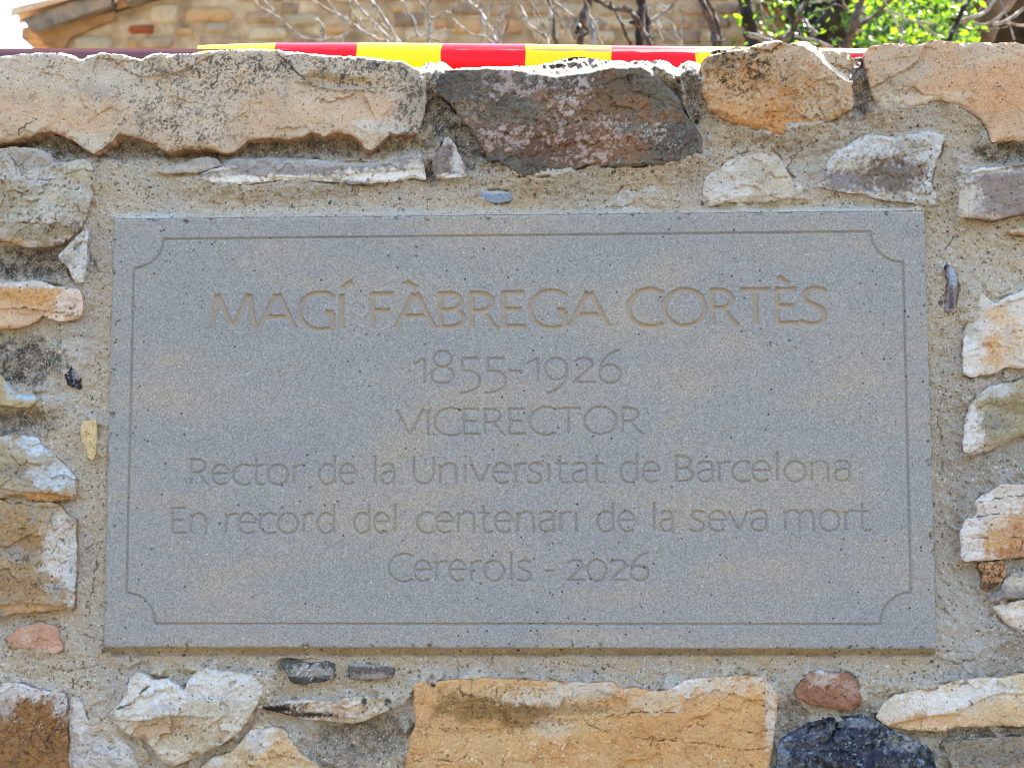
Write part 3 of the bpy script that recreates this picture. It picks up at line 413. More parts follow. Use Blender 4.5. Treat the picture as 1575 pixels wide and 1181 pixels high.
  pat=[(1535,485,20,14,(214,184,146),.85,12),(1530,540,16,28,(212,174,128),.9,12),(1560,530,20,30,(212,186,156),.7,14),(1490,550,12,40,(206,210,216),.8,10),(1495,490,14,24,(188,186,176),.8,8),(1550,460,30,10,(204,208,210),.7,10)], spk=[],
  steps=[([(1518,530),(1530,524),(1542,530),(1545,512)],-2,12)], cracks=[([(1530,522),(1542,532),(1545,518)],1,-1)]),
 dict(t='white edged stone with a green brown middle, middle one right of the plaque', h=9, r=6, seed=29, relief=(3, 60, 2, 30, 0, 0, .9), amp=1.4,
  p=[(1480,696),(1482,670),(1484,645),(1490,625),(1506,604),(1522,594),(1545,590),(1575,583),(1680,578),(1680,660),(1575,668),(1550,680),(1530,688),(1515,697),(1495,701)],
  cols=[(178,170,146),(166,154,120)], cs=24, under=(150,120,86), smear=[(1500,600,20,16)],
  pat=[(1494,665,16,40,(206,208,214),.95,12),(1525,600,34,12,(186,196,206),.9,10),(1560,625,30,14,(160,144,104),.8,12),(1530,650,20,18,(156,154,146),.7,10),(1540,685,40,8,(182,168,150),.8,8)], spk=[(1545,640,30,30,(130,116,84),.3,4)],
  steps=[([(1478,700),(1510,688),(1545,676),(1580,664)],-2.5,10)], cracks=[([(1480,697),(1520,697),(1545,684),(1575,672)],1.2,3),([(1490,645),(1505,650)],.7,1)]),
 dict(t='white layered stone with orange patches, lower one right of the plaque', h=14, r=5, seed=30, relief=(3, 80, 2, 40, 2.0, 24, .7), amp=1.3,
  p=[(1478,858),(1477,836),(1477,815),(1484,800),(1498,788),(1500,770),(1514,760),(1530,752),(1542,744),(1575,746),(1680,746),(1680,860),(1575,856),(1550,859),(1530,861),(1505,862),(1485,864)],
  cols=[(208,206,208),(206,198,192)], cs=40, under=(190,130,70), smear=[(1492,785,14,16)],
  pat=[(1535,835,24,24,(206,160,104),.9,14),(1565,820,20,40,(202,150,92),.85,12),(1560,850,30,8,(176,110,54),.6,8),(1540,800,20,10,(212,184,150),.6,10)], spk=[(1545,830,40,26,(170,120,70),.2,4)],
  steps=[([(1505,771),(1540,766),(1580,762)],3,12),([(1500,796),(1545,790),(1580,786)],3,16),([(1500,827),(1540,828),(1580,824)],2,16)], cracks=[([(1520,771),(1545,764),(1575,761)],1.3,3),([(1502,796),(1530,791),(1553,790),(1562,793),(1575,787)],1.4,3),([(1505,826),(1530,828),(1575,825)],1,2),([(1572,825),(1570,850)],1.2,2)]),
 dict(t='small crumbly orange and black stone under the white layered one', h=10, r=4, seed=31, relief=(2, 30, 3, 14, 0, 0, 2.0), amp=1.6,
  p=[(1505,866),(1520,864),(1545,862),(1548,880),(1542,893),(1530,904),(1520,910),(1508,905),(1512,888),(1507,876)],
  cols=[(204,160,118),(170,130,96)], cs=12, pat=[(1520,868,14,6,(214,170,122),.8,5),(1525,902,18,6,(84,70,60),.8,5)], spk=[(1528,885,22,22,(60,52,46),.6,4)]),
 dict(t='grey blue thin stone at the right edge under the orange and black one', h=8, r=4, seed=32, relief=(2, 30, 2, 20, 0, 0, .8), amp=1.3,
  p=[(1545,890),(1556,882),(1575,880),(1660,878),(1660,920),(1575,918),(1548,922),(1525,926),(1516,918),(1538,908)],
  cols=[(184,180,172),(150,150,154)], cs=14, pat=[(1565,893,20,8,(206,194,174),.7,6),(1540,916,30,6,(136,134,140),.8,6)], spk=[]),
 dict(t='pale pinkish stone at the right edge, half buried in mortar', h=8, r=7, seed=33, relief=(3, 40, 2, 22, 0, 0, .7), amp=1.3,
  p=[(1526,932),(1545,928),(1575,922),(1660,916),(1660,985),(1575,976),(1558,968),(1544,956),(1534,942)],
  cols=[(206,194,178),(200,184,168)], cs=24, smear=[(1560,970,40,10)], pat=[(1560,940,20,8,(212,206,198),.7,8)], spk=[], steps=[([(1530,934),(1555,944),(1580,940)],2,10)]),
 dict(t='grey slate with a chalky left end at the right edge, above the plaque level', h=16, r=5, seed=34, lap=0, relief=(3, 60, 1.5, 40, 1, 11, .6), amp=1.2,
  p=[(1472,330),(1474,312),(1478,295),(1484,280),(1478,272),(1492,266),(1510,258),(1535,257),(1555,252),(1575,249),(1680,244),(1680,335),(1575,330),(1560,331),(1545,335),(1530,339),(1515,338),(1500,335),(1488,336)],
  cols=[(150,140,136),(160,148,142)], cs=30, under=(176,130,80), smear=[(1478,300,8,30)],
  pat=[(1488,308,20,30,(202,194,184),.95,10),(1508,262,50,7,(200,210,222),.95,8),(1520,334,30,5,(190,170,150),.8,6),(1505,325,10,14,(180,178,184),.6,6),(1560,290,30,30,(156,138,126),.5,16)], spk=[(1545,300,40,26,(130,118,114),.3,4)],
  steps=[([(1500,262),(1504,290),(1506,320),(1500,338)],1.5,10),([(1474,268),(1510,264),(1545,258),(1580,252)],-4,8)]),
 dict(t='whitewashed stone with brown bare patches above the right corner of the plaque', h=12, r=7, seed=35, lap=.35, relief=(4, 60, 4, 34, 0, 0, 1.0), amp=1.6,
  p=[(1256,286),(1262,276),(1270,262),(1274,248),(1282,236),(1300,226),(1315,216),(1332,208),(1350,208),(1372,212),(1390,208),(1410,206),(1426,200),(1440,204),(1455,210),(1450,222),(1446,236),(1438,250),(1436,268),(1430,280),(1440,300),(1440,318),(1420,316),(1398,312),(1372,310),(1345,305),(1328,298),(1300,297),(1276,292)],
  cols=[(196,202,210),(190,190,188)], cs=24, under=(150,116,84), smear=[(1420,300,24,18)],
  pat=[(1372,272,44,30,(134,118,104),.95,10),(1300,278,36,16,(146,140,146),.9,8),(1330,285,12,12,(150,136,126),.7,6),(1400,225,30,10,(150,140,128),.45,6),(1415,262,12,14,(150,120,96),.7,6),(1345,302,30,6,(206,206,206),.8,6)],
  spk=[(1330,240,60,20,(150,134,116),.28,3.5),(1420,275,18,30,(70,58,50),.5,4),(1300,246,30,10,(110,96,86),.4,4),(1370,270,40,26,(110,90,76),.3,4)],
  steps=[([(1250,288),(1285,262),(1320,262),(1350,246),(1400,236)],-3,26),([(1325,300),(1324,280),(1335,262),(1370,244)],-3,16)]),
 dict(t='chalky pale stone above the plaque, left of the whitewashed one', h=9, r=8, seed=36, relief=(3, 50, 3, 30, 0, 0, .8), amp=1.5,
  p=[(1082,306),(1080,292),(1084,276),(1092,266),(1106,262),(1118,248),(1136,240),(1158,234),(1184,231),(1198,240),(1206,254),(1214,270),(1228,282),(1238,292),(1226,302),(1204,308),(1180,310),(1160,313),(1138,311),(1118,311),(1100,316),(1090,319)],
  cols=[(204,200,194),(196,188,174)], cs=26, under=(180,150,110), smear=[(1150,236,40,8),(1225,292,14,12)],
  pat=[(1130,290,26,14,(204,206,212),.8,10),(1110,300,24,12,(206,204,204),.8,8),(1180,270,30,20,(188,174,152),.6,12),(1200,290,20,12,(198,184,160),.6,10)], spk=[(1160,265,40,24,(150,134,116),.2,3.5)],
  steps=[([(1085,312),(1110,300),(1140,302),(1180,300)],-2,12)]),
 dict(t='tiny blue grey chip above the top edge of the plaque', blue=True, h=5, r=3, seed=37, relief=(1, 30, .6, 18, 0, 0, .3), amp=.8, step=1.1,
  p=[(738,297),(744,293),(756,294),(772,293),(784,297),(790,303),(788,309),(774,311),(768,313),(752,310),(742,307)],
  cols=[(148,164,184),(140,156,176)], cs=14, pat=[(760,296,20,3,(184,198,212),.6,4)], spk=[]),
 dict(t='small whitish lump of stone half covered by mortar above the plaque', h=5, r=6, seed=38, relief=(2, 20, 2, 14, 0, 0, .8), amp=1.5,
  p=[(938,316),(948,308),(952,296),(958,287),(972,288),(990,285),(1004,284),(1012,290),(1020,300),(1012,306),(996,304),(984,308),(970,314),(955,318)],
  cols=[(190,194,198),(184,180,170)], cs=14, smear=[(1000,300,14,10)], pat=[], spk=[(980,300,30,10,(140,130,114),.2,3)]),
 dict(t='upright bluish sliver of slate just right of the plaque', blue=True, h=7, r=3, seed=39, relief=(2, 24, 1.5, 12, 0, 0, .5), amp=.9, step=1.1,
  p=[(1452,408),(1460,405),(1466,412),(1471,424),(1473,440),(1470,458),(1466,478),(1458,482),(1452,478),(1455,455),(1459,432),(1454,418)],
  cols=[(140,134,140),(150,146,158)], cs=12, pat=[(1466,425,6,16,(160,180,206),.8,6),(1453,411,5,5,(54,50,48),.9,3),(1463,462,4,18,(84,72,88),.7,5),(1456,450,5,20,(160,130,112),.6,6)], spk=[]),
 dict(t='thin orange edged flake at the right edge under the grey slate', h=9, r=3, seed=40, relief=(1, 24, 1, 12, 0, 0, .4), amp=.9,
  p=[(1546,359),(1552,354),(1575,350),(1640,346),(1640,362),(1575,362),(1556,361)],
  cols=[(200,170,126),(206,190,164)], cs=12, pat=[(1560,360,20,3,(190,130,70),.7,4)], spk=[]),
 dict(t='small jagged black flint patch in the mortar left of the plaque', blue=True, h=3, r=3, seed=41, relief=(1, 14, 2, 8, 0, 0, 1.0), amp=3.5, step=1.1,
  p=[(99,576),(104,574),(108,563),(112,566),(118,572),(124,574),(126,585),(125,597),(116,596),(108,594),(102,588)],
  cols=[(58,56,64),(80,80,92)], cs=7, smear=[(122,568,6,8)], pat=[(118,575,6,8,(190,190,190),.5,3)], spk=[(112,582,16,16,(190,190,190),.3,3)]),
]
# ------------------------------------------------------------------ the stone wall
def emask(u, v, cx, cy, rx, ry, nz=.5, ns=12, s=0, soft=.28):
    r = np.sqrt(((u - cx) / rx) ** 2 + ((v - cy) / ry) ** 2)
    return sm(1 + soft, 1 - soft, r + nz * fbm(u, v, ns, 4, s, .65))
def mixc(c, col, m): return c + (C(*col)[None] - c) * m[:, None]
wall = thing('stone_wall', 'rubble stone wall of tan, grey and orange stones in sandy mortar around the plaque', 'wall', (0, .19, 0))
def wpart(name, me, mat, **kw):
    o = link(name, me, mat, wall, **kw); centre(o)
    o.matrix_parent_inverse = Matrix.Translation((0, -.19, 0))
    return o
def stone_geo(d):
    s = d['seed']; kb = d.get('blue', False); step = d.get('step', 1.45)
    poly = rough(d['p'], 3.5, d.get('amp', 1.5), s); d['poly'] = poly
    P, dist, Q, T = gridmesh(poly, step)
    u, v = P[:, 0].copy(), P[:, 1].copy()
    la, ls, fa, fs, sa, ss, fi = d['relief']
    wu = u + fbm(u, v, 30, 3, s + 1) * 12; wv = v + fbm(u + 99, v, 30, 3, s + 2) * 9
    wh, we, _ = worley(wu, wv * 1.35, fs, s * 5 % 55)
    wh2, _, _ = worley(wu + 40, wv * 1.2 + 9, fs * .42, (s * 3 + 8) % 55)
    h = la * .75 * fbm(u, v, ls, 4, s) + fa * .62 * wh + fa * .26 * wh2 + fi * .8 * fbm(u, v, 7, 4, s + 9, .75) + fi * .35 * gn(u / 2.3, v / 2.3, s + 13)
    if sa:
        q = (v + .12 * u + fbm(u, v, 60, 3, s + 4) * 14) / ss
        h = h + sa * (sm(.0, .18, q - np.floor(q)) - .5 - (q - np.floor(q)) * .6)
    # scattered small pits
    pit = sm(.62, .85, fbm(u, v, 5.5, 2, s + 21)); h = h - 1.1 * fi * pit
    r = d['r'] * .62 * np.clip(1 + 1.3 * fbm(u, v, 26, 3, s + 6), .25, 2.4); e = 1 - np.clip(dist / np.maximum(r, 1.5), 0, 1)
    h = h - r * .62 * e ** 1.7
    # chips knocked off the arris
    ch = np.maximum(0, 9 * (fbm(u, v, 17, 3, s + 8, .6) - .25)); h = h - np.maximum(0, ch - dist) * .8
    for pts, st, wd in d.get('steps', []):
        if st == 0: continue
        sdv = line_side(P, pts) + fbm(u, v, 9, 3, s + 31) * 1.6
        side = np.sign(st); a = abs(st)
        h = h - a * sm(0, 2.6, side * sdv) * sm(wd * 1.8, wd * .3, side * sdv)
    lm = np.zeros(len(u))
    for lg in d.get('ledges', []):
        pts, sl = lg[:2]; cap = lg[2] if len(lg) > 2 else 0
        t = np.maximum(line_side(P, pts) + fbm(u, v, 12, 3, s + 33) * 1.2, 0)
        if cap:
            xs = [q[0] for q in pts]; ys = [q[1] for q in pts]
            win = sm(min(xs) - 3, min(xs) + 10, u) * sm(max(xs) + 6, max(xs) - 6, u) if max(xs) - min(xs) > max(ys) - min(ys) * .2 else 1
            far = sm(cap * 6, cap * 2.5, t) if len(lg) > 3 else 1
            h = h - sl * np.minimum(t, cap) * win * far; lm = np.maximum(lm, sm(0, 1.0, t) * sm(cap + 1.5, cap, t) * win)
            continue
        t = np.maximum(t - 1.3, 0)
        h = h - sl * t * (1 + .35 * fbm(u, v, 8, 3, s + 35)) - sm(0, 4, t) * 1.2 * fbm(u, v * 1.5, 9, 3, s + 37, .6); lm = np.maximum(lm, sm(0, 1.5, t))
    # colours
    cs = d['cs']; cols = [C(*c, kb) for c in d['cols']]
    f = fbm(u, v * 1.4, cs, 5, s + 40, .6); c = cols[0][None] + (cols[1] - cols[0])[None] * sm(-.5, .5, f)[:, None]
    if len(cols) > 2: c = c + (cols[2][None] - c) * sm(.05, .6, fbm(u + 50, v, cs * .8, 5, s + 43, .6))[:, None]
    for k, (cx, cy, rx, ry, col, a, ns) in enumerate(d.get('pat', [])):
        m = emask(u, v, cx, cy, rx, ry, .75, ns, s + k * 3, .4) * a
        c = mixc(c, (*col, kb), m)
    for k, (cx, cy, rx, ry, col, ns) in enumerate(d.get('crust', [])):
        m = emask(u, v, cx, cy, rx, ry, .9, ns, s + k * 3, .25)
        m = m * sm(.02, .08, fbm(u, v, ns * 1.3, 4, s + 50 + k, .55)); c = mixc(c, (*col, kb), m * .92); h = h + .5 * m
    for k, (cx, cy, rx, ry, col, dn, ns) in enumerate(d.get('spk', [])):
        m = emask(u, v, cx, cy, rx, ry, .8, 22, s + k * 5, .6)
        n = fbm(u, v, ns * 1.5, 3, s + 60 + k, .8) + .35 * fbm(u, v, 24, 2, s + 61)
        m = m * sm(.62 - dn * .85, .76 - dn * .85, n); c = mixc(c, (*col, kb), m * .85)
    if d.get('up'): c = c + (C(*d['up'])[None] - c) * lm[:, None]
    # broad tone drift and fine mottle, darker in pits and along facet seams
    c = c * (1 + .10 * fbm(u, v, 26, 4, s + 70, .6) + .10 * fbm(u, v, 4.0, 3, s + 71, .7))[:, None]
    c = c * (1 - .35 * pit)[:, None]
    c = c * (1 - .28 * sm(.05, .0, we) * sm(.1, .5, fbm(u, v, 30, 2, s + 77)))[:, None]
    for pts, wd, dp in d.get('cracks', []):
        pts = np.array(pts, float)
        q, _, _ = seg_dist(P + np.stack([fbm(u, v, 10, 2, s + 80), fbm(u, v + 50, 10, 2, s + 81)], 1) * 2.2, pts[:-1], pts[1:])
        wl = np.clip(.62 + .9 * fbm(u, v, 16, 2, s + 83), .12, 1.25); m = sm(wd * 1.2 * wl, wd * .3 * wl, q) * sm(-.35, -.1, fbm(u, v, 30, 2, s + 84)); h = h - dp * m * 1.3
        c = c * (1 - (.62 if dp > 0 else -.1) * m)[:, None]
    return dict(P=P, h=h, c=np.clip(c, .008, .85), Q=Q, T=T, dist=dist)
def build_relief(name, g, h0, back, mat, under=None, jitter=0, **kw):
    P, h = g['P'], g['h']
    y = -(h0 + h) * PX
    V = at(P[:, 0], P[:, 1], y)
    E = rim_edges(g['Q'], g['T']); rv = np.unique(E); n = len(V)
    c = g['c']
    sc_ = c[rv] if under is None else .55 * c[rv] + .45 * C(*under)[None]  # flanks mixed with a warm under colour: ground bounce painted in
    pr = P[rv]; sc_ = sc_ * np.clip(.82 + .3 * fbm(pr[:, 0], pr[:, 1], 9, 3, 71, .7), .25, 1.1)[:, None]
    # the flank of the stone: rough rings stepping back into the wall
    VV, CCc, sqs = [V], [c], []; base = n; cen = pr.mean(0); prev = None
    for k_, dep in enumerate((0, 3, 7, 12, 18, 26, None)):
        if dep is None: w_ = V[rv].copy(); w_[:, 1] = back
        else:
            jx = 0 if k_ == 0 else fbm(pr[:, 0] + 31 * k_, pr[:, 1], 11, 3, 72) * 2.2 * min(1, k_ / 2); jy = 0 if k_ == 0 else fbm(pr[:, 0], pr[:, 1] + 31 * k_, 11, 3, 73) * 2.2 * min(1, k_ / 2)
            inn_ = 0 if k_ < 2 else -.012 * k_; yy_ = np.minimum(y[rv] + dep * PX, back - .002 + k_ * .0002)
            w_ = at(pr[:, 0] + jx + (pr[:, 0] - cen[0]) * inn_ * .2, pr[:, 1] + jy, y[rv] if k_ == 0 else y[rv])
            w_[:, 1] = yy_
        cur = np.full(n, -1); cur[rv] = np.arange(len(rv)) + base; VV.append(w_); base += len(rv)
        CCc.append(sc_ * np.clip(1 + .55 * fbm(pr[:, 0] + 13 * k_, pr[:, 1] - 17 * k_, 8, 3, 74, .7), .4, 1.5)[:, None])
        if prev is not None: sqs.append(np.stack([prev[E[:, 1]], prev[E[:, 0]], cur[E[:, 0]], cur[E[:, 1]]], 1))
        prev = cur
    V = np.concatenate(VV); c = np.concatenate(CCc)
    q = np.concatenate([g['Q'][:, ::-1]] + sqs)
    me = make_mesh(name, V, q, g['T'][:, ::-1] if len(g['T']) else None)
    set_col(me, c)
    return wpart(name, me, mat, **kw)
# mortar height and colour: shared by the visible joint sheet and the rest of the wall
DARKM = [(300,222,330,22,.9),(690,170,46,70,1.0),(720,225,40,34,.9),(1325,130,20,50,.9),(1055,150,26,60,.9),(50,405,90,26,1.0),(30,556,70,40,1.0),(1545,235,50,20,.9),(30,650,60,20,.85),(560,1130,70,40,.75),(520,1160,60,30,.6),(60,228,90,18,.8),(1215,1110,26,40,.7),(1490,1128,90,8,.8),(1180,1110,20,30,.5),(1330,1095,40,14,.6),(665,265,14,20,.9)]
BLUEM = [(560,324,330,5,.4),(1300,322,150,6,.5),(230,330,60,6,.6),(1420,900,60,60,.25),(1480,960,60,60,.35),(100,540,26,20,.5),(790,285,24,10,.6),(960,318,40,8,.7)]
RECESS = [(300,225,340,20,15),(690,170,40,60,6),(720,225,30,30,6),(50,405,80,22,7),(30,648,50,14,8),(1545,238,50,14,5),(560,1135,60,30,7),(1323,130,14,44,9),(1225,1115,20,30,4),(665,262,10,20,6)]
def mortar_fields(u, v):
    tw = fbm(u * .5 + v * .35, v * 1.6 - u * .5, 26, 3, 41, .6)
    h = 3.6 * fbm(u, v, 75, 4, 3) + 2.0 * fbm(u, v, 17, 3, 5, .6) + 1.5 * tw + .5 * gn(u / 3.4, v / 3.4, 8) + .5 * gn(u / 5.5, v / 5.5, 28) + .45 * gn(u / 1.9, v / 1.9, 9)
    pit = sm(.52, .80, fbm(u, v, 3.8, 3, 12, .7) + .25 * fbm(u, v, 60, 2, 13)); h = h - 1.3 * pit
    rec = np.zeros(len(u)); dm = np.zeros(len(u)); bm = np.zeros(len(u))
    for cx, cy, rx, ry, a in RECESS: rec = np.maximum(rec, a * emask(u, v, cx, cy, rx, ry, .4, 20, 15, .35))
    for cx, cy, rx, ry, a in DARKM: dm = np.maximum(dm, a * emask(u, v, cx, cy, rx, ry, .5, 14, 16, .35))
    for cx, cy, rx, ry, a in BLUEM: bm = np.maximum(bm, a * emask(u, v, cx, cy, rx, ry, .6, 14, 17, .4))
    h = h - rec + dm * (1.3 * fbm(u, v, 4.4, 3, 31, .8) + .8 * gn(u / 2.2, v / 2.2, 33) + 2.0 * fbm(u, v, 14, 3, 35))
    base = C(192, 181, 162)[None] + (C(184, 178, 169) - C(192, 181, 162))[None] * sm(-.4, .5, fbm(u, v, 110, 4, 20))[:, None]
    base = base + (C(194, 176, 150)[None] - base) * (.4 * sm(.1, .7, fbm(u, v, 60, 4, 22)))[:, None]
    # cooler towards the right-hand and lower side, greyer and darker
    base = base + (C(160, 156, 148)[None] - base) * (.8 * sm(1380, 1500, u) * sm(500, 650, v))[:, None]
    n = fbm(u, v, 3.4, 3, 24, .8)
    c = base * (1 + .21 * n)[:, None]
    gr = sm(.52, .62, gn(u / 2.6, v / 2.6, 26)); c = c + (C(206, 190, 164)[None] - c) * (.6 * gr)[:, None]
    og = sm(.60, .68, gn(u / 3.1 + 9, v / 3.1, 27)); c = c + (C(190, 140, 96)[None] - c) * (.6 * og)[:, None]
    dk = sm(.56, .66, gn(u / 1.9 + 40, v / 1.7, 29) + .25 * fbm(u, v, 50, 2, 30)); c = c * (1 - .34 * dk)[:, None]
    c = c * (1 - .28 * pit)[:, None]
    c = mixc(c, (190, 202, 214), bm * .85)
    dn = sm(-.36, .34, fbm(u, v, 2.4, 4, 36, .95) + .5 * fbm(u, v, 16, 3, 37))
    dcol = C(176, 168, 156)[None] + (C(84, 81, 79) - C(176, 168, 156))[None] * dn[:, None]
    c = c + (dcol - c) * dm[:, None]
    return h, c
# the plaque's outline in photograph pixels, used to leave the mortar out behind it
PQ = np.array([(175, 337), (1423, 324), (1440, 998), (158, 996.5)])
GE = []
for d in STONES:
    if d['seed'] != 1: d['h'] = d['h'] * 1.25
    GE.append(stone_geo(d))
MP = [(-60,112),(100,112),(420,104),(560,112),(615,112),(632,104),(648,104),(652,98),(662,96),(668,98),(676,94),(686,96),(690,100),(698,108),(705,116),(980,116),(995,106),(1003,96),(1010,92),(1022,93),(1032,98),(1040,104),(1048,98),(1058,93),(1068,94),(1076,99),(1084,112),(1200,110),(1308,112),(1312,92),(1318,86),(1326,88),(1331,96),(1340,110),(1440,106),(1630,110),(1630,1215),(-60,1215)]
mp_poly = rough(MP, 3, 1.8, 77)
def keep_m(P): return ~((P[:, 0] > 190) & (P[:, 0] < 1405) & (P[:, 1] > 352) & (P[:, 1] < 978))
MPt, Md, MQ, MT = gridmesh(mp_poly, 1.45, keep_m)
u, v = MPt[:, 0], MPt[:, 1]
mh, mc = mortar_fields(u, v)
for ck in ([(543,286),(545,300),(552,319)],[(368,284),(371,296),(377,318)],[(1445,395),(1462,372),(1490,352)],[(150,860),(142,905),(136,960)],[(1210,262),(1222,240),(1236,226)],[(1440,640),(1452,690),(1446,740)],[(700,1008),(706,1030),(700,1044)],[(128,975),(150,985),(158,990)],[(1500,356),(1512,366),(1524,370)],[(1440,1010),(1470,1020),(1500,1012)],[(60,1020),(100,1032),(150,1024)]):
    ck = np.array(ck, float); lo = ck.min(0) - 14; hi = ck.max(0) + 14; k = np.where((u > lo[0]) & (u < hi[0]) & (v > lo[1]) & (v < hi[1]))[0]
    P = np.stack([u[k] + fbm(u[k], v[k], 8, 2, 55) * 3, v[k] + fbm(u[k] + 30, v[k], 8, 2, 56) * 3], 1); q, _, _ = seg_dist(P, ck[:-1], ck[1:])
    m = sm(1.3, .3, q) * sm(-.5, 0, fbm(u[k], v[k], 22, 2, 57)); mh[k] -= 2.5 * m; mc[k] *= (1 - .45 * m)[:, None]
drop = np.zeros(len(u), bool); fil = np.zeros(len(u))
for d, g in zip(STONES, GE):
    po = d['poly']; lo = po.min(0) - 60; hi = po.max(0) + 60
    k = np.where((u > lo[0]) & (u < hi[0]) & (v > lo[1]) & (v < hi[1]))[0]
    if not len(k): continue
    P = np.stack([u[k], v[k]], 1); D, _ = sdf(P, po[::2] if len(po) > 150 else po)
    a = d['h'] * (d.get('m', .36) + .3 * fbm(P[:, 0], P[:, 1], 30, 2, 44))
    f = a * np.exp(np.minimum(D, 0) / 5.0) * (D < 6)
    for cx, cy, rx, ry in d.get('smear', []):
        m = emask(P[:, 0], P[:, 1], cx, cy, rx * 1.2, ry * 2.0, .6, 16, 45, .7)
        f = np.maximum(f, m * (d['h'] * .98) * np.where(D > 0, np.clip(1 - D / 21, 0, 1) ** .5, np.exp(D / 30)))
    lap = sm(.02, .45, fbm(P[:, 0], P[:, 1], 42, 3, 47)) * d.get('lap', .85)
    f = np.maximum(f, lap * (d['h'] * .92) * np.where(D > 0, np.clip(1 - D / 10, 0, 1) ** .5, np.exp(D / 16)))
    fil[k] = np.maximum(fil[k], f)
    # open shadow gap hugging the underside of proud stones
    gap = sm(3.2, .5, np.abs(D + 1.0)) * sm(.0, .45, fbm(P[:, 0], P[:, 1], 34, 3, 46)) * (1 - lap) ; mh[k] -= d.get('gap', 6) * gap
    lim = 22 if d.get('smear') else 12
    drop[k] |= D > lim
mh = mh + fil
# bedding round the plaque: a smooth fillet on top, hollow below
tv = 337 - (u - 175) * .0104
m = sm(6, 1, np.abs(v - tv + 1)) * sm(165, 190, u) * sm(1430, 1410, u); mh = mh * (1 - .6 * m) + m * (10 + 2 * fbm(u, v, 40, 3, 61))
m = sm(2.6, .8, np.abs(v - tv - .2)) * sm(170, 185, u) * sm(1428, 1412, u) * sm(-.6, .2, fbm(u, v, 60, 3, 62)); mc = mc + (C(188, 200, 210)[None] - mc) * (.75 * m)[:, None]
m = sm(10, 2, np.abs(v - 1001)) * sm(150, 175, u) * sm(1445, 1425, u); mh -= 6.5 * m; m = sm(26, 2, np.abs(v - 1006)) * sm(130, 175, u) * sm(1465, 1425, u); mc = mc + (C(196, 170, 136)[None] - mc) * (.35 * m)[:, None]
for x0, x1, sgn in ((175, 158, -1), (1423, 1440, 1)):
    xx = x0 + (v - 330) * (x1 - x0) / 666.; dd = sgn * (u - xx); m = sm(14, 0, dd) * sm(-8, -2, dd) * sm(322, 334, v) * sm(1010, 1000, v); mh += m * (3.5 if sgn < 0 else 1.0)
# rolled upper edge of the joint lumps on top of the wall
top = sm(128, 100, v) * (Md < 26); tl = np.maximum(0, 14 - Md) * top
lump = (((u > 640) & (u < 705)) | ((u > 985) & (u < 1085)) | ((u > 1305) & (u < 1340)))
mh = mh + lump * sm(150, 120, v) * (14 + 3.2 * gn(u / 6, v / 6, 52)) - lump * tl * 2.0
okv = ~drop
MQ = MQ[okv[MQ].all(1)]; MT = MT[okv[MT].all(1)] if len(MT) else MT
us = np.unique(np.concatenate([MQ.ravel(), MT.ravel()])); mp = np.full(len(u), -1); mp[us] = np.arange(len(us))
gm = dict(P=MPt[us], h=mh[us], c=np.clip(mc[us], .01, .8), Q=mp[MQ], T=mp[MT])
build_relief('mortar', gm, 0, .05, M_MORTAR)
for d, g in zip(STONES, GE):
    u, v = g['P'][:, 0], g['P'][:, 1]
    build_relief('stone', g, d['h'], d.get('back', .03), M_STONE, d.get('under'), label=d['t'])
# the rest of the wall, beyond the edges of the photograph: same mortar, plainer stones
def coarse(name, rect, step, proud, mat, seed=0):
    x0, y0, x1, y1 = rect; nx = max(2, int((x1 - x0) / step)); ny = max(2, int((y1 - y0) / step))
    X, Y = np.meshgrid(np.linspace(x0, x1, nx), np.linspace(y0, y1, ny)); uu, vv = X.ravel(), Y.ravel()
    h, c = mortar_fields(uu, vv); I = np.arange(nx * ny).reshape(ny, nx)
    q = np.stack([I[:-1, :-1].ravel(), I[1:, :-1].ravel(), I[1:, 1:].ravel(), I[:-1, 1:].ravel()], 1)
    V = at(uu, vv, -(h * .6 - proud) * PX); me = make_mesh(name, V, q); set_col(me, c); return me
for i, rct in enumerate(((-900, 118, -40, 2300), (1612, 118, 2500, 2300), (-52, 1205, 1625, 2300))):
    wpart('mortar', coarse('mortar', rct, 9, 2.5, M_MORTAR), M_MORTAR)
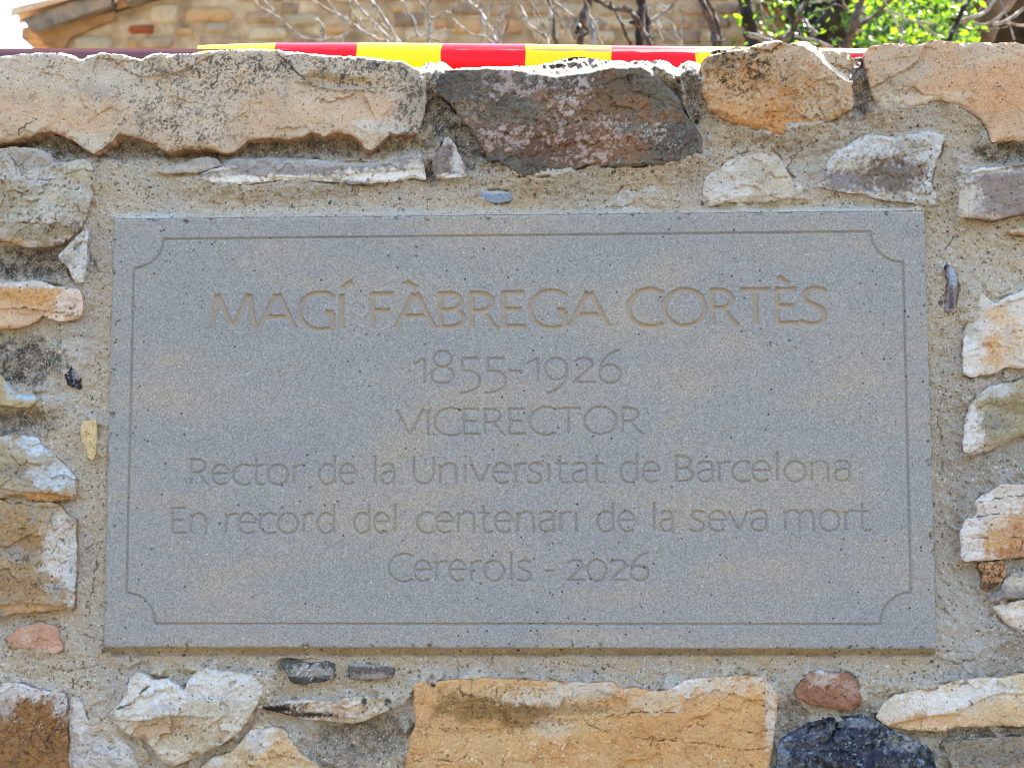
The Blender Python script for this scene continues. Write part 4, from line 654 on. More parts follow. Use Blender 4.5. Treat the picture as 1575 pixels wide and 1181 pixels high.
# solid core and the flat crown behind the top course
P0 = at1(-900, 130, .004); P1 = at1(2500, 130, .004)
zt = at1(787, 122, 0)[2]
def box_mesh(name, x0, x1, y0, y1, z0, z1):
    V = [(x, y, z) for x in (x0, x1) for y in (y0, y1) for z in (z0, z1)]
    f = np.array([(0, 1, 3, 2), (4, 6, 7, 5), (0, 4, 5, 1), (2, 3, 7, 6), (0, 2, 6, 4), (1, 5, 7, 3)])
    return make_mesh(name, V, f, smooth=False)
me = box_mesh('core', P0[0], P1[0], .045, .38, -.05, zt); set_col(me, np.tile(C(176, 164, 142), (8, 1)))
wpart('core', me, M_MORTAR)
rr = random.Random(5)
pal = [(190,170,140),(172,168,160),(204,164,118),(160,144,124),(200,196,188),(184,150,112),(152,148,140)]
def plain_stone(x0, y0, x1, y1, k, back=.03, h=14):
    cx, cy = (x0 + x1) / 2, (y0 + y1) / 2; n = 10; pts = []; ph = rr.uniform(0, .6)
    for i in range(n):
        a = 2 * math.pi * (i + rr.uniform(-.3, .3)) / n + ph; q = (abs(math.cos(a)) ** 7 + abs(math.sin(a)) ** 7) ** (-1 / 7) * rr.uniform(.78, 1.04)
        pts.append((cx + math.cos(a) * (x1 - x0) / 2 * q, cy + math.sin(a) * (y1 - y0) / 2 * q))
    c = pal[k % len(pal)]; c2 = tuple(max(30, t + rr.randint(-22, 22)) for t in c)
    d = dict(seed=(k * 5) % 50, p=pts, h=h, r=12, relief=(8, 90, 5, 50, 0, 0, 1.5), cols=[c, c2], cs=60, step=4, amp=4, pat=[((x0 + x1) / 2 + rr.uniform(-40, 40), (y0 + y1) / 2 + rr.uniform(-30, 30), 50, 26, (200, 196, 186), .7, 18)], spk=[])
    g = stone_geo(d); build_relief('stone', g, h, back, M_STONE)
k = 0
for side in (-1, 1):
    a, b = (-700, -95) if side < 0 else (1690, 2300)
    yy = 84
    while yy < 1500:
        hh = rr.uniform(105, 165) if yy > 90 else 130
        x = a
        while x < b - 60:
            ww = min(rr.uniform(90, 330), b - x)
            plain_stone(x + 6, yy + 6, x + ww - 6, yy + hh - 6, k, .36 if yy < 100 else .03); k += 1; x += ww
        yy += hh
for yy in (1268, 1400):
    x = -90
    while x < 1640:
        ww = min(rr.uniform(140, 300), 1690 - x); plain_stone(x + 6, yy, x + ww - 6, yy + 118, k); k += 1; x += ww
# ------------------------------------------------------------------ the engraved plaque
PY = -0.010; PW, PH = .8, .42186; PZ = 1.62
def pl(u, v):
    a = at1(u, v, PY); return a[0], a[2] - PZ
GST = .00056                     # raster pitch of the carved face, metres
def arc(cx, cy, rx, ry, a0, a1, n=14):
    return [(cx + rx * math.cos(math.radians(a0 + (a1 - a0) * i / n)), cy + ry * math.sin(math.radians(a0 + (a1 - a0) * i / n))) for i in range(n + 1)]
def bez(p0, p1, p2, p3, n=10):
    r = []
    for i in range(n + 1):
        t = i / n; m = 1 - t
        r.append((m**3*p0[0]+3*m*m*t*p1[0]+3*m*t*t*p2[0]+t**3*p3[0], m**3*p0[1]+3*m*m*t*p1[1]+3*m*t*t*p2[1]+t**3*p3[1]))
    return r
# humanist letters, cap height 1; each entry: width, strokes (2-point strokes end square)
X = .76; A_ = 1.10
def o_(cx, w, h, y=0): return arc(cx, y + h / 2, w / 2, h / 2 + .01, 0, 360, 28)
G = {
 'M': (1.02, [[(.05,0),(.17,1)],[(.17,1),(.51,.04)],[(.51,.04),(.85,1)],[(.85,1),(.97,0)]]),
 'A': (.84, [[(.02,0),(.40,1)],[(.44,1),(.82,0)],[(.20,.34),(.64,.34)]]),
 'G': (.84, [arc(.50,.5,.44,.52,52,180,12)+arc(.50,.5,.44,.52,180,285,10)+[(.72,.01)],[(.76,.46),(.76,.0)],[(.60,.46),(.79,.46)]]),
 'I': (.22, [[(.11,0),(.11,1)]]),
 'F': (.56, [[(.10,0),(.10,1)],[(.06,.97),(.54,.97)],[(.10,.50),(.48,.50)]]),
 'B': (.64, [[(.10,0),(.10,1)],[(.08,.97)]+[(.30,.97)]+arc(.30,.74,.22,.23,90,-90,8)+[(.12,.51)],[(.12,.51),(.32,.51)]+arc(.32,.27,.26,.24,90,-90,8)+[(.08,.03)]]),
 'R': (.66, [[(.10,0),(.10,1)],[(.08,.97),(.28,.97)]+arc(.28,.72,.24,.25,90,-90,8)+[(.12,.47)],[(.30,.46),(.44,.28),(.50,.14),(.62,0)]]),
 'E': (.58, [[(.10,0),(.10,1)],[(.06,.97),(.53,.97)],[(.10,.51),(.47,.51)],[(.06,.03),(.56,.03)]]),
 'C': (.76, [arc(.52,.5,.46,.52,55,180,12)+arc(.52,.5,.46,.52,180,300,12)+[(.76,.06)]]),
 'O': (1.0, [o_(.5,.88,1.0)]),
 'T': (.72, [[(.36,0),(.36,1)],[(.02,.97),(.70,.97)]]),
 'S': (.60, [bez((.53,.93),(.36,1.04),(.08,1.00),(.10,.74))+bez((.10,.74),(.12,.52),(.52,.54),(.53,.27))+bez((.53,.27),(.54,-.04),(.22,-.06),(.05,.07))]),
 'V': (.78, [[(.02,1),(.39,.02)],[(.39,.02),(.76,1)]]),
 'U': (.78, [[(.10,1),(.10,.42)]+bez((.10,.42),(.10,-.12),(.68,-.12),(.68,.42),14)+[(.68,1)]]),
 'c': (.56, [arc(.38,.375,.32,.39,58,180,10)+arc(.38,.375,.32,.39,180,302,10)]),
 'e': (.64, [[(.08,.42),(.57,.42)]+arc(.325,.385,.255,.38,8,180,12)+arc(.34,.385,.27,.39,180,305,12)]),
 't': (.46, [[(.18,1.0),(.18,.22)]+bez((.18,.22),(.18,-.03),(.32,-.04),(.42,.03),6),[(.02,.72),(.40,.72)]]),
 'o': (.74, [o_(.37,.60,.75)]),
 'r': (.42, [[(.10,0),(.10,.76)],bez((.10,.48),(.14,.68),(.24,.78),(.40,.73),8)]),
 'd': (.70, [[(.60,0),(.60,1.12)],arc(.36,.375,.26,.385,50,180,10)+arc(.36,.375,.26,.385,180,320,12)]),
 'l': (.29, [[(.145,0),(.145,1.12)]]),
 'a': (.60, [bez((.10,.68),(.24,.80),(.50,.80),(.50,.54),10)+[(.50,0)],bez((.50,.46),(.10,.48),(.06,.30),(.08,.18),8)+bez((.08,.18),(.12,-.06),(.42,-.04),(.50,.16),8)]),
 'n': (.68, [[(.10,0),(.10,.76)],bez((.10,.50),(.20,.86),(.57,.86),(.57,.50),10)+[(.57,0)]]),
 'm': (1.04, [[(.10,0),(.10,.76)],bez((.10,.50),(.18,.86),(.52,.86),(.52,.50),10)+[(.52,0)],bez((.52,.50),(.60,.86),(.94,.86),(.94,.50),10)+[(.94,0)]]),
 'i': (.30, [[(.15,0),(.15,.76)],[(.15,.99),(.15,1.08)]]),
 'v': (.60, [[(.02,.76),(.29,.02)],[(.30,.02),(.57,.76)]]),
 's': (.50, [bez((.43,.70),(.28,.80),(.06,.76),(.08,.56),8)+bez((.08,.56),(.12,.38),(.42,.42),(.43,.20),8)+bez((.43,.20),(.42,-.04),(.18,-.04),(.05,.05),8)]),
 '1': (.40, [[(.30,0),(.30,.78)],[(.30,.78),(.02,.60)]]),
 '8': (.66, [arc(.33,.76,.22,.25,-90,270,22),arc(.33,.26,.27,.26,90,450,24)]),
 '5': (.62, [[(.14,.78),(.56,.78)],[(.15,.78),(.15,.36)],bez((.14,.38),(.40,.42),(.60,.30),(.58,.02),8)+bez((.58,.02),(.54,-.22),(.32,-.28),(.10,-.30),8)]),
 '-': (.44, [[(.04,.38),(.40,.38)]]),
 '9': (.70, [arc(.34,.44,.26,.34,0,360,24),bez((.60,.46),(.64,.10),(.44,-.20),(.14,-.32),10)]),
 '2': (.60, [bez((.08,.68),(.26,.84),(.58,.78),(.50,.52),8)+[(.06,.03),(.08,.03),(.56,.03)]]),
 '6': (.66, [arc(.34,.28,.26,.28,0,360,24),bez((.56,1.02),(.30,.94),(.06,.64),(.08,.28),10)]),
 '0': (.68, [o_(.34,.56,.78)]),
}
G['É'] = G['E']
ACC = {'Í': ('I', [[(.10,1.13),(.34,1.34)]]), 'À': ('A', [[(.46,1.12),(.22,1.32)]]), 'È': ('E', [[(.36,1.12),(.12,1.34)]])}
for k_, (b_, s_) in ACC.items(): G[k_] = (G[b_][0], G[b_][1] + s_)
# words: text, left and right edge in the photograph, baseline y left/right, cap height px, half stroke width px, depth px
WORDS = [('MAGÍ',321,533,507.5,506.8,56,4.3,3.4),('FÀBREGA',565,938,506.5,503.5,56,4.3,3.4),('CORTÈS',963,1274,502.5,498.8,56,4.3,3.4),
 ('1855-1926',634,959,590.6,589.8,50,2.5,2.0),('VICERECTOR',608,990,670.4,667.4,41,2.3,1.7),
 ('Rector',288,468,746.2,745.8,40.5,2.3,1.8),('de',486,549,745.4,745.2,40.5,2.3,1.8),('la',570,610,745,745,40.5,2.3,1.8),('Universitat',631,932,745,742.6,40.5,2.3,1.8),('de',949,1018,742.4,742,40.5,2.3,1.8),('Barcelona',1035,1312,742,740.6,40.5,2.3,1.8),
 ('En',260,321,821.4,821.2,40.5,2.3,1.8),('record',342,518,821.2,820.6,40.5,2.3,1.8),('del',540,614,820.4,820.2,40.5,2.3,1.8),('centenari',638,894,820,818.4,40.5,2.3,1.8),('de',914,979,818.4,818,40.5,2.3,1.8),('la',1000,1039,818,817.8,40.5,2.3,1.8),('seva',1060,1184,817.6,817.2,40.5,2.3,1.8),('mort',1203,1341,817,816.6,40.5,2.3,1.8),
 ('Cererols',595,819,894.2,894,40.5,2.3,1.8),('-',835,855,894,894,40.5,2.2,1.7),('2026',870,1000,894,893.6,40.5,2.3,1.8)]
NXg = int(PW / GST) + 1; NZg = int(PH / GST) + 1
gx = np.linspace(-PW / 2, PW / 2, NXg); gz = np.linspace(-PH / 2, PH / 2, NZg)
DEP = np.zeros((NZg, NXg), np.float32); OWN = np.full((NZg, NXg), -1, np.int32)
glyphs = []
def carve(strokes, hw, dp, own, square=True, wob=.10, fl_=.9):
    allp = np.array([p for s_ in strokes for p in s_]); lo = allp.min(0) - hw * 2; hi = allp.max(0) + hw * 2
    i0, i1 = np.searchsorted(gx, [lo[0], hi[0]]); j0, j1 = np.searchsorted(gz, [lo[1], hi[1]])
    XX, ZZ = np.meshgrid(gx[i0:i1], gz[j0:j1]); P = np.stack([XX.ravel(), ZZ.ravel()], 1)
    Pn = P + np.stack([fbm(P[:, 0], P[:, 1], .012, 3, 5), fbm(P[:, 0] + 1, P[:, 1], .012, 3, 6)], 1) * hw * wob
    best = np.full(len(P), -9.0)
    for s_ in strokes:
        s_ = np.array(s_)
        if len(s_) == 2 and square:
            a, b = s_; L = np.hypot(*(b - a)); t = (b - a) / max(L, 1e-9); q = Pn - a
            al = q @ t; pe = np.abs(q[:, 0] * t[1] - q[:, 1] * t[0])
            fl = hw * .16 * np.exp(-np.minimum(np.abs(al), np.abs(al - L)) / (hw * 1.6))   # flared stroke ends
            best = np.maximum(best, np.minimum(hw + fl - pe, np.minimum(al, L - al) + hw * .05))
        else:
            D, _, _ = seg_dist(Pn, s_[:-1], s_[1:]); best = np.maximum(best, hw - D)
    d = dp * np.clip(best / (hw * fl_), 0, 1) * (1 + .14 * fbm(P[:, 0], P[:, 1], .004, 3, 9))
    d = np.where(best > 0, d, 0).reshape(XX.shape)
    sub = DEP[j0:j1, i0:i1]; so_ = OWN[j0:j1, i0:i1]; m = d > sub
    so_[m] = own; sub[m] = d[m]
for txt, xa, xb, ya, yb, cap, hw, dp in WORDS:
    tot = sum(G[ch][0] for ch in txt); capm = cap * PX
    (X0, Z0), (X1, Z1) = pl(xa, ya), pl(xb, yb)
    adv = X0; f = (X1 - X0) / (tot * capm) if True else 1
    for ch in txt:
        wd, st = G[ch]; zz = Z0 + (Z1 - Z0) * (adv - X0) / (X1 - X0)
        sx = capm * f
        strokes = [[(adv + px * sx, zz + py * capm) for px, py in s_] for s_ in st]
        hw_ = (4.9 if hw > 3 else 3.0) * PX; carve(strokes, hw_, hw_ * (.9 if hw > 3 else 1.0), len(glyphs), fl_=.62 if hw > 3 else .95); glyphs.append((ch, txt)); adv += wd * sx
BORD = 9000
def line_px(pts, n=1): return [pl(*p) for p in pts]
tl0, tl1 = (251, 368.4), (1339, 356.8)
bl = [line_px([tl0, (1339, 356.8)]), line_px([(1389, 404), (1401, 912)]), line_px([(1354, 960.5), (238, 959.5)]), line_px([(194, 912), (205.5, 413)])]
def corner(p, q, c):
    a = pl(*p); b = pl(*q); o = pl(*c); n = 14; r = []
    a0 = math.atan2(a[1] - o[1], a[0] - o[0]); a1 = math.atan2(b[1] - o[1], b[0] - o[0])
    if a1 - a0 > math.pi: a1 -= 2 * math.pi
    if a0 - a1 > math.pi: a1 += 2 * math.pi
    ra = math.hypot(a[0] - o[0], a[1] - o[1]); rb = math.hypot(b[0] - o[0], b[1] - o[1])
    return [(o[0] + (ra + (rb - ra) * i / n) * math.cos(a0 + (a1 - a0) * i / n), o[1] + (ra + (rb - ra) * i / n) * math.sin(a0 + (a1 - a0) * i / n)) for i in range(n + 1)]
bl += [corner((251, 368.4), (205.5, 413), (207, 369)), corner((1339, 356.8), (1389, 404), (1388, 357)), corner((1401, 912), (1354, 960.5), (1402, 960)), corner((194, 912), (238, 959.5), (193, 960))]
for s_ in bl: carve([s_], 2.8 * PX, 3.2 * PX, BORD, wob=.12)
# worn, slightly rounded outer arris
ex = np.minimum(gx + PW / 2, PW / 2 - gx)[None, :]; ez = np.minimum(gz + PH / 2, PH / 2 - gz)[:, None]
ed = np.minimum(ex, ez); XX, ZZ = np.meshgrid(gx, gz)
R_ = .0030; e = np.clip(1 - ed / R_, 0, 1)
m = ed < R_
wear = np.zeros_like(DEP); wear[m] = (1 + .7 * fbm(XX[m], ZZ[m], .02, 3, 14)) * R_ * .62 * (1 - np.sqrt(np.clip(1 - e[m] ** 2, 0, 1)))
chip = np.zeros_like(DEP); m = ed < .010
chip[m] = np.maximum(0, np.maximum(0, .016 * (fbm(XX[m], ZZ[m], .011, 4, 15, .6) - .26)) - ed[m]) * .6
DEP = np.maximum(DEP, wear + chip)
# merge flat cells into larger ones
def tiles():
    flat = DEP <= 1e-7
    ny, nx = NZg - 1, NXg - 1; done = np.zeros((ny, nx), bool); out = []
    cf = flat[:-1, :-1] & flat[1:, :-1] & flat[:-1, 1:] & flat[1:, 1:]
    for L in (32, 16, 8, 4, 2):
        by, bx = ny // L, nx // L
        blk = (cf & ~done)[:by * L, :bx * L].reshape(by, L, bx, L).all(axis=(1, 3))
        jy, jx = np.nonzero(blk)
        out.append(np.stack([jy * L, jx * L, jy * 0 + L], 1))
        big = np.kron(blk, np.ones((L, L), bool)); done[:by * L, :bx * L] |= big
    jy, jx = np.nonzero(~done); out.append(np.stack([jy, jx, jy * 0 + 1], 1))
    return np.concatenate(out)
TL = tiles(); J, I_, L_ = TL[:, 0], TL[:, 1], TL[:, 2]
quad = np.stack([J * NXg + I_, J * NXg + I_ + L_, (J + L_) * NXg + I_ + L_, (J + L_) * NXg + I_], 1)
Df = DEP.ravel(); Of = OWN.ravel()
inn = (L_ == 1)
ow = np.full(len(quad), -1); qo = np.where(Df[quad] > 1e-7, Of[quad], -1).max(1); ow[inn] = qo[inn]
Vx = np.repeat(gx[None], NZg, 0).ravel(); Vz = np.repeat(gz[:, None], NXg, 1).ravel()
def make_plaque_mat():
    m, nt, b = mat_new('grey_artificial_stone', .88, .25); L = nt.links.new; g = N(nt, 'ShaderNodeNewGeometry')
    stz = N(nt, 'ShaderNodeVectorMath', operation='MULTIPLY'); stz.inputs[1].default_value = (.55, 1, 1.6); L(g.outputs['Position'], stz.inputs[0])
    big = N(nt, 'ShaderNodeTexNoise', Scale=9.0, Detail=7.0, Roughness=.66, Distortion=.5); L(stz.outputs[0], big.inputs['Vector'])
    r = N(nt, 'ShaderNodeValToRGB'); e = r.color_ramp.elements; e[0].position = .34; e[0].color = (*C(155, 157, 161, True), 1); e[1].position = .64; e[1].color = (*C(170, 164, 154), 1); e.new(.5).color = (*C(161, 161, 160, True), 1)
    L(big.outputs[0], r.inputs[0])
    gr = N(nt, 'ShaderNodeTexNoise', Scale=760.0, Detail=3.0, Roughness=.7); L(g.outputs['Position'], gr.inputs['Vector'])
    mr = N(nt, 'ShaderNodeMapRange'); mr.inputs[1].default_value = .30; mr.inputs[2].default_value = .70; mr.inputs[3].default_value = .55; mr.inputs[4].default_value = 1.45
    L(gr.outputs[0], mr.inputs[0])
    vm = N(nt, 'ShaderNodeVectorMath', operation='SCALE'); L(r.outputs[0], vm.inputs[0]); L(mr.outputs[0], vm.inputs['Scale'])
    # sparse dark and rusty aggregate grains
    vo = N(nt, 'ShaderNodeTexVoronoi', Scale=330.0); L(g.outputs['Position'], vo.inputs['Vector'])
    sx = N(nt, 'ShaderNodeSeparateColor'); L(vo.outputs['Color'], sx.inputs[0])
    c1 = N(nt, 'ShaderNodeMath', operation='GREATER_THAN'); L(sx.outputs[0], c1.inputs[0])
    dn = N(nt, 'ShaderNodeTexNoise', Scale=6.0, Detail=3.0); L(g.outputs['Position'], dn.inputs['Vector']); dm = N(nt, 'ShaderNodeMapRange'); dm.inputs[1].default_value = .45; dm.inputs[2].default_value = .68; dm.inputs[3].default_value = .997; dm.inputs[4].default_value = .955; L(dn.outputs[0], dm.inputs[0]); L(dm.outputs[0], c1.inputs[1])
    c2 = N(nt, 'ShaderNodeMath', operation='LESS_THAN'); c2.inputs[1].default_value = .38; L(vo.outputs['Distance'], c2.inputs[0])
    c3 = N(nt, 'ShaderNodeMath', operation='MULTIPLY'); L(c1.outputs[0], c3.inputs[0]); L(c2.outputs[0], c3.inputs[1])
    # more of them low on the right, as cast
    sp = N(nt, 'ShaderNodeSeparateXYZ'); L(g.outputs['Position'], sp.inputs[0])
    mx = N(nt, 'ShaderNodeMix', data_type='RGBA'); L(c3.outputs[0], mx.inputs[0]); L(vm.outputs[0], mx.inputs[6])
    cr_ = N(nt, 'ShaderNodeValToRGB'); ee = cr_.color_ramp.elements; ee[0].position = .0; ee[0].color = (.03, .035, .05, 1); ee[1].position = .97; ee[1].color = (.22, .13, .08, 1); ee.new(.6).color = (.06, .065, .08, 1)
    L(sx.outputs[1], cr_.inputs[0]); L(cr_.outputs[0], mx.inputs[7])
    # light crystals
    v2 = N(nt, 'ShaderNodeTexVoronoi', Scale=480.0); L(g.outputs['Position'], v2.inputs['Vector'])
    s2 = N(nt, 'ShaderNodeSeparateColor'); L(v2.outputs['Color'], s2.inputs[0])
    c4 = N(nt, 'ShaderNodeMath', operation='GREATER_THAN'); c4.inputs[1].default_value = .982; L(s2.outputs[0], c4.inputs[0])
    c5 = N(nt, 'ShaderNodeMath', operation='LESS_THAN'); c5.inputs[1].default_value = .40; L(v2.outputs['Distance'], c5.inputs[0])
    c6 = N(nt, 'ShaderNodeMath', operation='MULTIPLY'); L(c4.outputs[0], c6.inputs[0]); L(c5.outputs[0], c6.inputs[1])
    m2 = N(nt, 'ShaderNodeMix', data_type='RGBA'); L(c6.outputs[0], m2.inputs[0]); L(mx.outputs[2], m2.inputs[6]); m2.inputs[7].default_value = (*C(192, 190, 184), 1)
    # warm ground bounce painted as a tint into the carving floor (attribute Col: 0 on the face, 1 in the cut)
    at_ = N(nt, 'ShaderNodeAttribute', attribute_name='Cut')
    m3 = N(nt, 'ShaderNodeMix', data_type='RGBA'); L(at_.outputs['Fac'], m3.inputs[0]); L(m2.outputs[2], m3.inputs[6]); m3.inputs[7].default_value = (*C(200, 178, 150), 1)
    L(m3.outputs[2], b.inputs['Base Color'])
    n2 = N(nt, 'ShaderNodeTexNoise', Scale=560.0, Detail=4.0, Roughness=.7); L(g.outputs['Position'], n2.inputs['Vector'])
    bp = N(nt, 'ShaderNodeBump', Strength=.55, Distance=.0009); L(n2.outputs[0], bp.inputs['Height']); L(bp.outputs[0], b.inputs['Normal'])
    return m
M_PLAQ = make_plaque_mat()
plaque = thing('stone_plaque', 'rectangular grey stone plaque with engraved Catalan inscription set into the rubble wall', 'plaque', (0, PY, PZ))
def pmesh(name, qs, extra=None, cut=0.0):
    us = np.unique(qs.ravel()); mp = np.full(len(Df), -1); mp[us] = np.arange(len(us))
    V = np.stack([Vx[us], Df[us].astype(float), Vz[us]], 1); q = mp[qs]
    if extra is not None:
        q = np.concatenate([q, extra[1] + len(V)]); V = np.concatenate([V, extra[0]])
    me = make_mesh(name, V, q)
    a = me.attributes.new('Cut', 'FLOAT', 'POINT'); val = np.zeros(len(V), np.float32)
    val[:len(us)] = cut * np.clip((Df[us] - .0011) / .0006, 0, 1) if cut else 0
    a.data.foreach_set('value', val)
    return me
# sides and back of the slab, taken from the rim of the raster
rim = np.concatenate([np.arange(NXg), NXg * (np.arange(1, NZg)) + NXg - 1, (NZg - 1) * NXg + np.arange(NXg - 2, -1, -1), NXg * np.arange(NZg - 2, 0, -1)])
n = len(rim); F1 = np.stack([Vx[rim], Df[rim], Vz[rim]], 1); F2 = F1.copy(); F2[:, 1] = .045
SV = np.concatenate([F1, F2]); k_ = np.arange(n); SQ = np.stack([(k_ + 1) % n, k_, k_ + n, (k_ + 1) % n + n], 1)
def plink(name, me, **kw):
    o = link(name, me, M_PLAQ, plaque, **kw); centre(o); return o
plink('slab', pmesh('slab', quad[ow == -1], (SV, SQ)))
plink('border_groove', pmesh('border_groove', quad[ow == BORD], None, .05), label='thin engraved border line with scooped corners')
order = np.argsort(ow, kind='stable'); so2 = ow[order]
for gi, (ch, txt) in enumerate(glyphs):
    a, b = np.searchsorted(so2, [gi, gi + 1]); qs = quad[order[a:b]]
    if not len(qs): continue
    # quads shared with a touching stroke of the next letter keep the higher owner
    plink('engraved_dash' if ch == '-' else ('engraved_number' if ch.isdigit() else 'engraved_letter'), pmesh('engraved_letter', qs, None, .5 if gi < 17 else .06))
# ------------------------------------------------------------------ ground, in front and behind
def sheet(name, x0, x1, y0, y1, z, mat):
    me = make_mesh(name, [(x0, y0, z), (x1, y0, z), (x1, y1, z), (x0, y1, z)], np.array([(0, 1, 2, 3)]), smooth=False)
    return link(name, me, mat, kind='structure')
M_GROUND = noise_mat('dusty_beige_paving', [(.055,.045,.036),(.075,.062,.05),(.10,.085,.068)], 1.2, bump=.4, bdist=.01, bscale=30)
M_SKYBLOCK = noise_mat('sky_blocker_scrub', [(.035,.045,.02),(.06,.065,.035),(.10,.085,.055)], .25, bump=.6, bdist=.3, bscale=2)
hx = np.linspace(-260, 260, 53); hy = np.linspace(-240, -9, 24); HX, HYY = np.meshgrid(hx, hy)
HZ = np.clip((-9 - HYY) * .55, 0, 46) * (.8 + .25 * fbm(HX, HYY, 60, 3, 3)) + np.clip(-9 - HYY, 0, 12) / 12 * 1.5 * fbm(HX, HYY, 9, 3, 4) + .006
I9 = np.arange(HX.size).reshape(HX.shape)
link('unseen_sky_blocker', make_mesh('unseen_sky_blocker', np.stack([HX.ravel(), HYY.ravel(), HZ.ravel()], 1), np.stack([I9[:-1, :-1].ravel(), I9[:-1, 1:].ravel(), I9[1:, 1:].ravel(), I9[1:, :-1].ravel()], 1)), M_SKYBLOCK, kind='structure')  # unseen slope behind the camera, added to block low sky light
M_EARTH = noise_mat('dry_garden_earth', [(.22,.16,.10),(.30,.24,.16),(.36,.30,.21)], 1.5, bump=.5, bdist=.02, bscale=20)
sheet('ground', -600, 600, -600, 600, 0.0, M_GROUND)
me = box_mesh('terrace', -40, 40, .39, 60, .004, 1.25); o = link('terrace', me, M_EARTH, kind='structure')
# ------------------------------------------------------------------ railing behind the wall and the striped ribbon on it
M_RAIL = noise_mat('dark_red_paint', [(.075,.018,.018),(.10,.026,.024)], 30, rough=.45, bump=.1, bdist=.0005, spec=.5)
def tube(V, Q, pts, rad, n=8, cap=True, sq=(1, 1)):
    pts = [Vector(p) for p in pts]; b0 = len(V); up = Vector((0, 1, 0)) if abs((pts[-1] - pts[0]).normalized().y) < .8 else Vector((0, 0, 1))
    for i, p in enumerate(pts):
        t = (pts[min(i + 1, len(pts) - 1)] - pts[max(i - 1, 0)]).normalized(); a = t.cross(up).normalized(); b = t.cross(a)
        r = rad[i] if hasattr(rad, '__len__') else rad
        for k in range(n):
            an = 2 * math.pi * k / n; V.append(tuple(p + (a * math.cos(an) * sq[0] + b * math.sin(an) * sq[1]) * r))
    for i in range(len(pts) - 1):
        for k in range(n): Q.append((b0 + i * n + k, b0 + i * n + (k + 1) % n, b0 + (i + 1) * n + (k + 1) % n, b0 + (i + 1) * n + k))
    return V, Q
RY = .43
rl = thing('railing', 'thin dark red metal railing running along behind the wall top', 'railing', tuple(at1(787, 80, RY)))
def child(o, par, base):
    o.parent = par; o.matrix_parent_inverse = Matrix.Translation(-Vector(base)); return o
def mb(name, V, Q, mat, par=None, base=None, **kw):
    me = make_mesh(name, V, np.array(Q)); o = link(name, me, mat, None, **kw); centre(o)
    if par is not None: child(o, par, par.location)
    return o
a, b = at1(-700, 78.2, RY), at1(2300, 82.5, RY)
V, Q = [], []
x0, z0, x1, z1 = a[0], a[2], b[0], b[2]; hh = .026
V = [(x0, RY - .012, z0 - hh), (x0, RY - .012, z0), (x0, RY + .012, z0), (x0, RY + .012, z0 - hh), (x1, RY - .012, z1 - hh), (x1, RY - .012, z1), (x1, RY + .012, z1), (x1, RY + .012, z1 - hh)]
mb('top_bar', V, [(0, 4, 5, 1), (1, 5, 6, 2), (2, 6, 7, 3), (3, 7, 4, 0)], M_RAIL, rl)
for px in (-330, 250, 1500, 2000):
    p = at1(px, 90, RY); V, Q = tube([], [], [(p[0], RY, 1.2), (p[0], RY, p[2] + .003)], .010, 8); mb('railing_post', V, Q, M_RAIL, rl)
# ribbon: glossy plastic sleeve of alternating bands, rounded along its top
def ribbon_mat():
    m, nt, b = mat_new('glossy_striped_plastic', .24, .05); L = nt.links.new; b.inputs['Coat Weight'].default_value = .45; b.inputs['Coat Roughness'].default_value = .2
    at_ = N(nt, 'ShaderNodeAttribute', attribute_name='Stripe')
    mx = N(nt, 'ShaderNodeMix', data_type='RGBA'); L(at_.outputs['Fac'], mx.inputs[0]); mx.inputs[6].default_value = (.96, .72, .0, 1); mx.inputs[7].default_value = (.86, .001, .006, 1)
    L(mx.outputs[2], b.inputs['Base Color'])
    g = N(nt, 'ShaderNodeNewGeometry'); n2 = N(nt, 'ShaderNodeTexNoise', Scale=26.0, Detail=3.0); L(g.outputs['Position'], n2.inputs['Vector'])
    bp = N(nt, 'ShaderNodeBump', Strength=.25, Distance=.0012); L(n2.outputs[0], bp.inputs['Height']); L(bp.outputs[0], b.inputs['Normal'])
    out = nt.nodes['Material Output']; tr = N(nt, 'ShaderNodeBsdfTranslucent'); L(mx.outputs[2], tr.inputs[0]); ms = N(nt, 'ShaderNodeMixShader'); ms.inputs[0].default_value = .2
    L(b.outputs[0], ms.inputs[1]); L(tr.outputs[0], ms.inputs[2]); L(ms.outputs[0], out.inputs[0])
    return m
M_RIB = ribbon_mat()
edges = [305, 424.5, 550.5, 680, 808.5, 939.5, 1068, 1197, 1326, 1342]
topy = [(303, 71.5), (308, 70), (330, 69.5), (365, 68), (420, 66.5), (480, 66.4), (560, 66.2), (680, 67), (810, 68.2), (940, 70.5), (1070, 72), (1200, 73.5), (1326, 75), (1342, 76)]
stops = []
for i in range(len(edges) - 1):
    n_ = 8; stops += [(edges[i] + (edges[i + 1] - edges[i]) * t / n_ + (.25 if t == 0 else (-.25 if t == n_ else 0)), i % 2) for t in range(n_ + 1)]
prof = [(.000, -.060), (-.014, -.058), (-.0165, -.052), (-.0170, -.033), (-.0166, -.024), (-.0152, -.0175), (-.0125, -.0125), (-.0092, -.0082), (-.0050, -.0035), (0, 0), (.005, -.0008), (.0098, -.0034), (.0132, -.0075), (.0152, -.013), (.016, -.020), (.016, -.030), (.0155, -.045), (.013, -.058)]
V, Q, ST = [], [], []
for u_, s_ in stops:
    ty = np.interp(u_, [t[0] for t in topy], [t[1] for t in topy]); p = at1(u_, ty, RY)
    k = .0012 * math.sin(u_ * .09) + .0008 * math.sin(u_ * .23 + 1)
    for dy, dz in prof:
        V.append((p[0] + .0006 * math.sin(dz * 160 + u_), RY + dy + k * min(1, -dz / .03), p[2] + dz)); ST.append(float(s_))
m_ = len(prof)
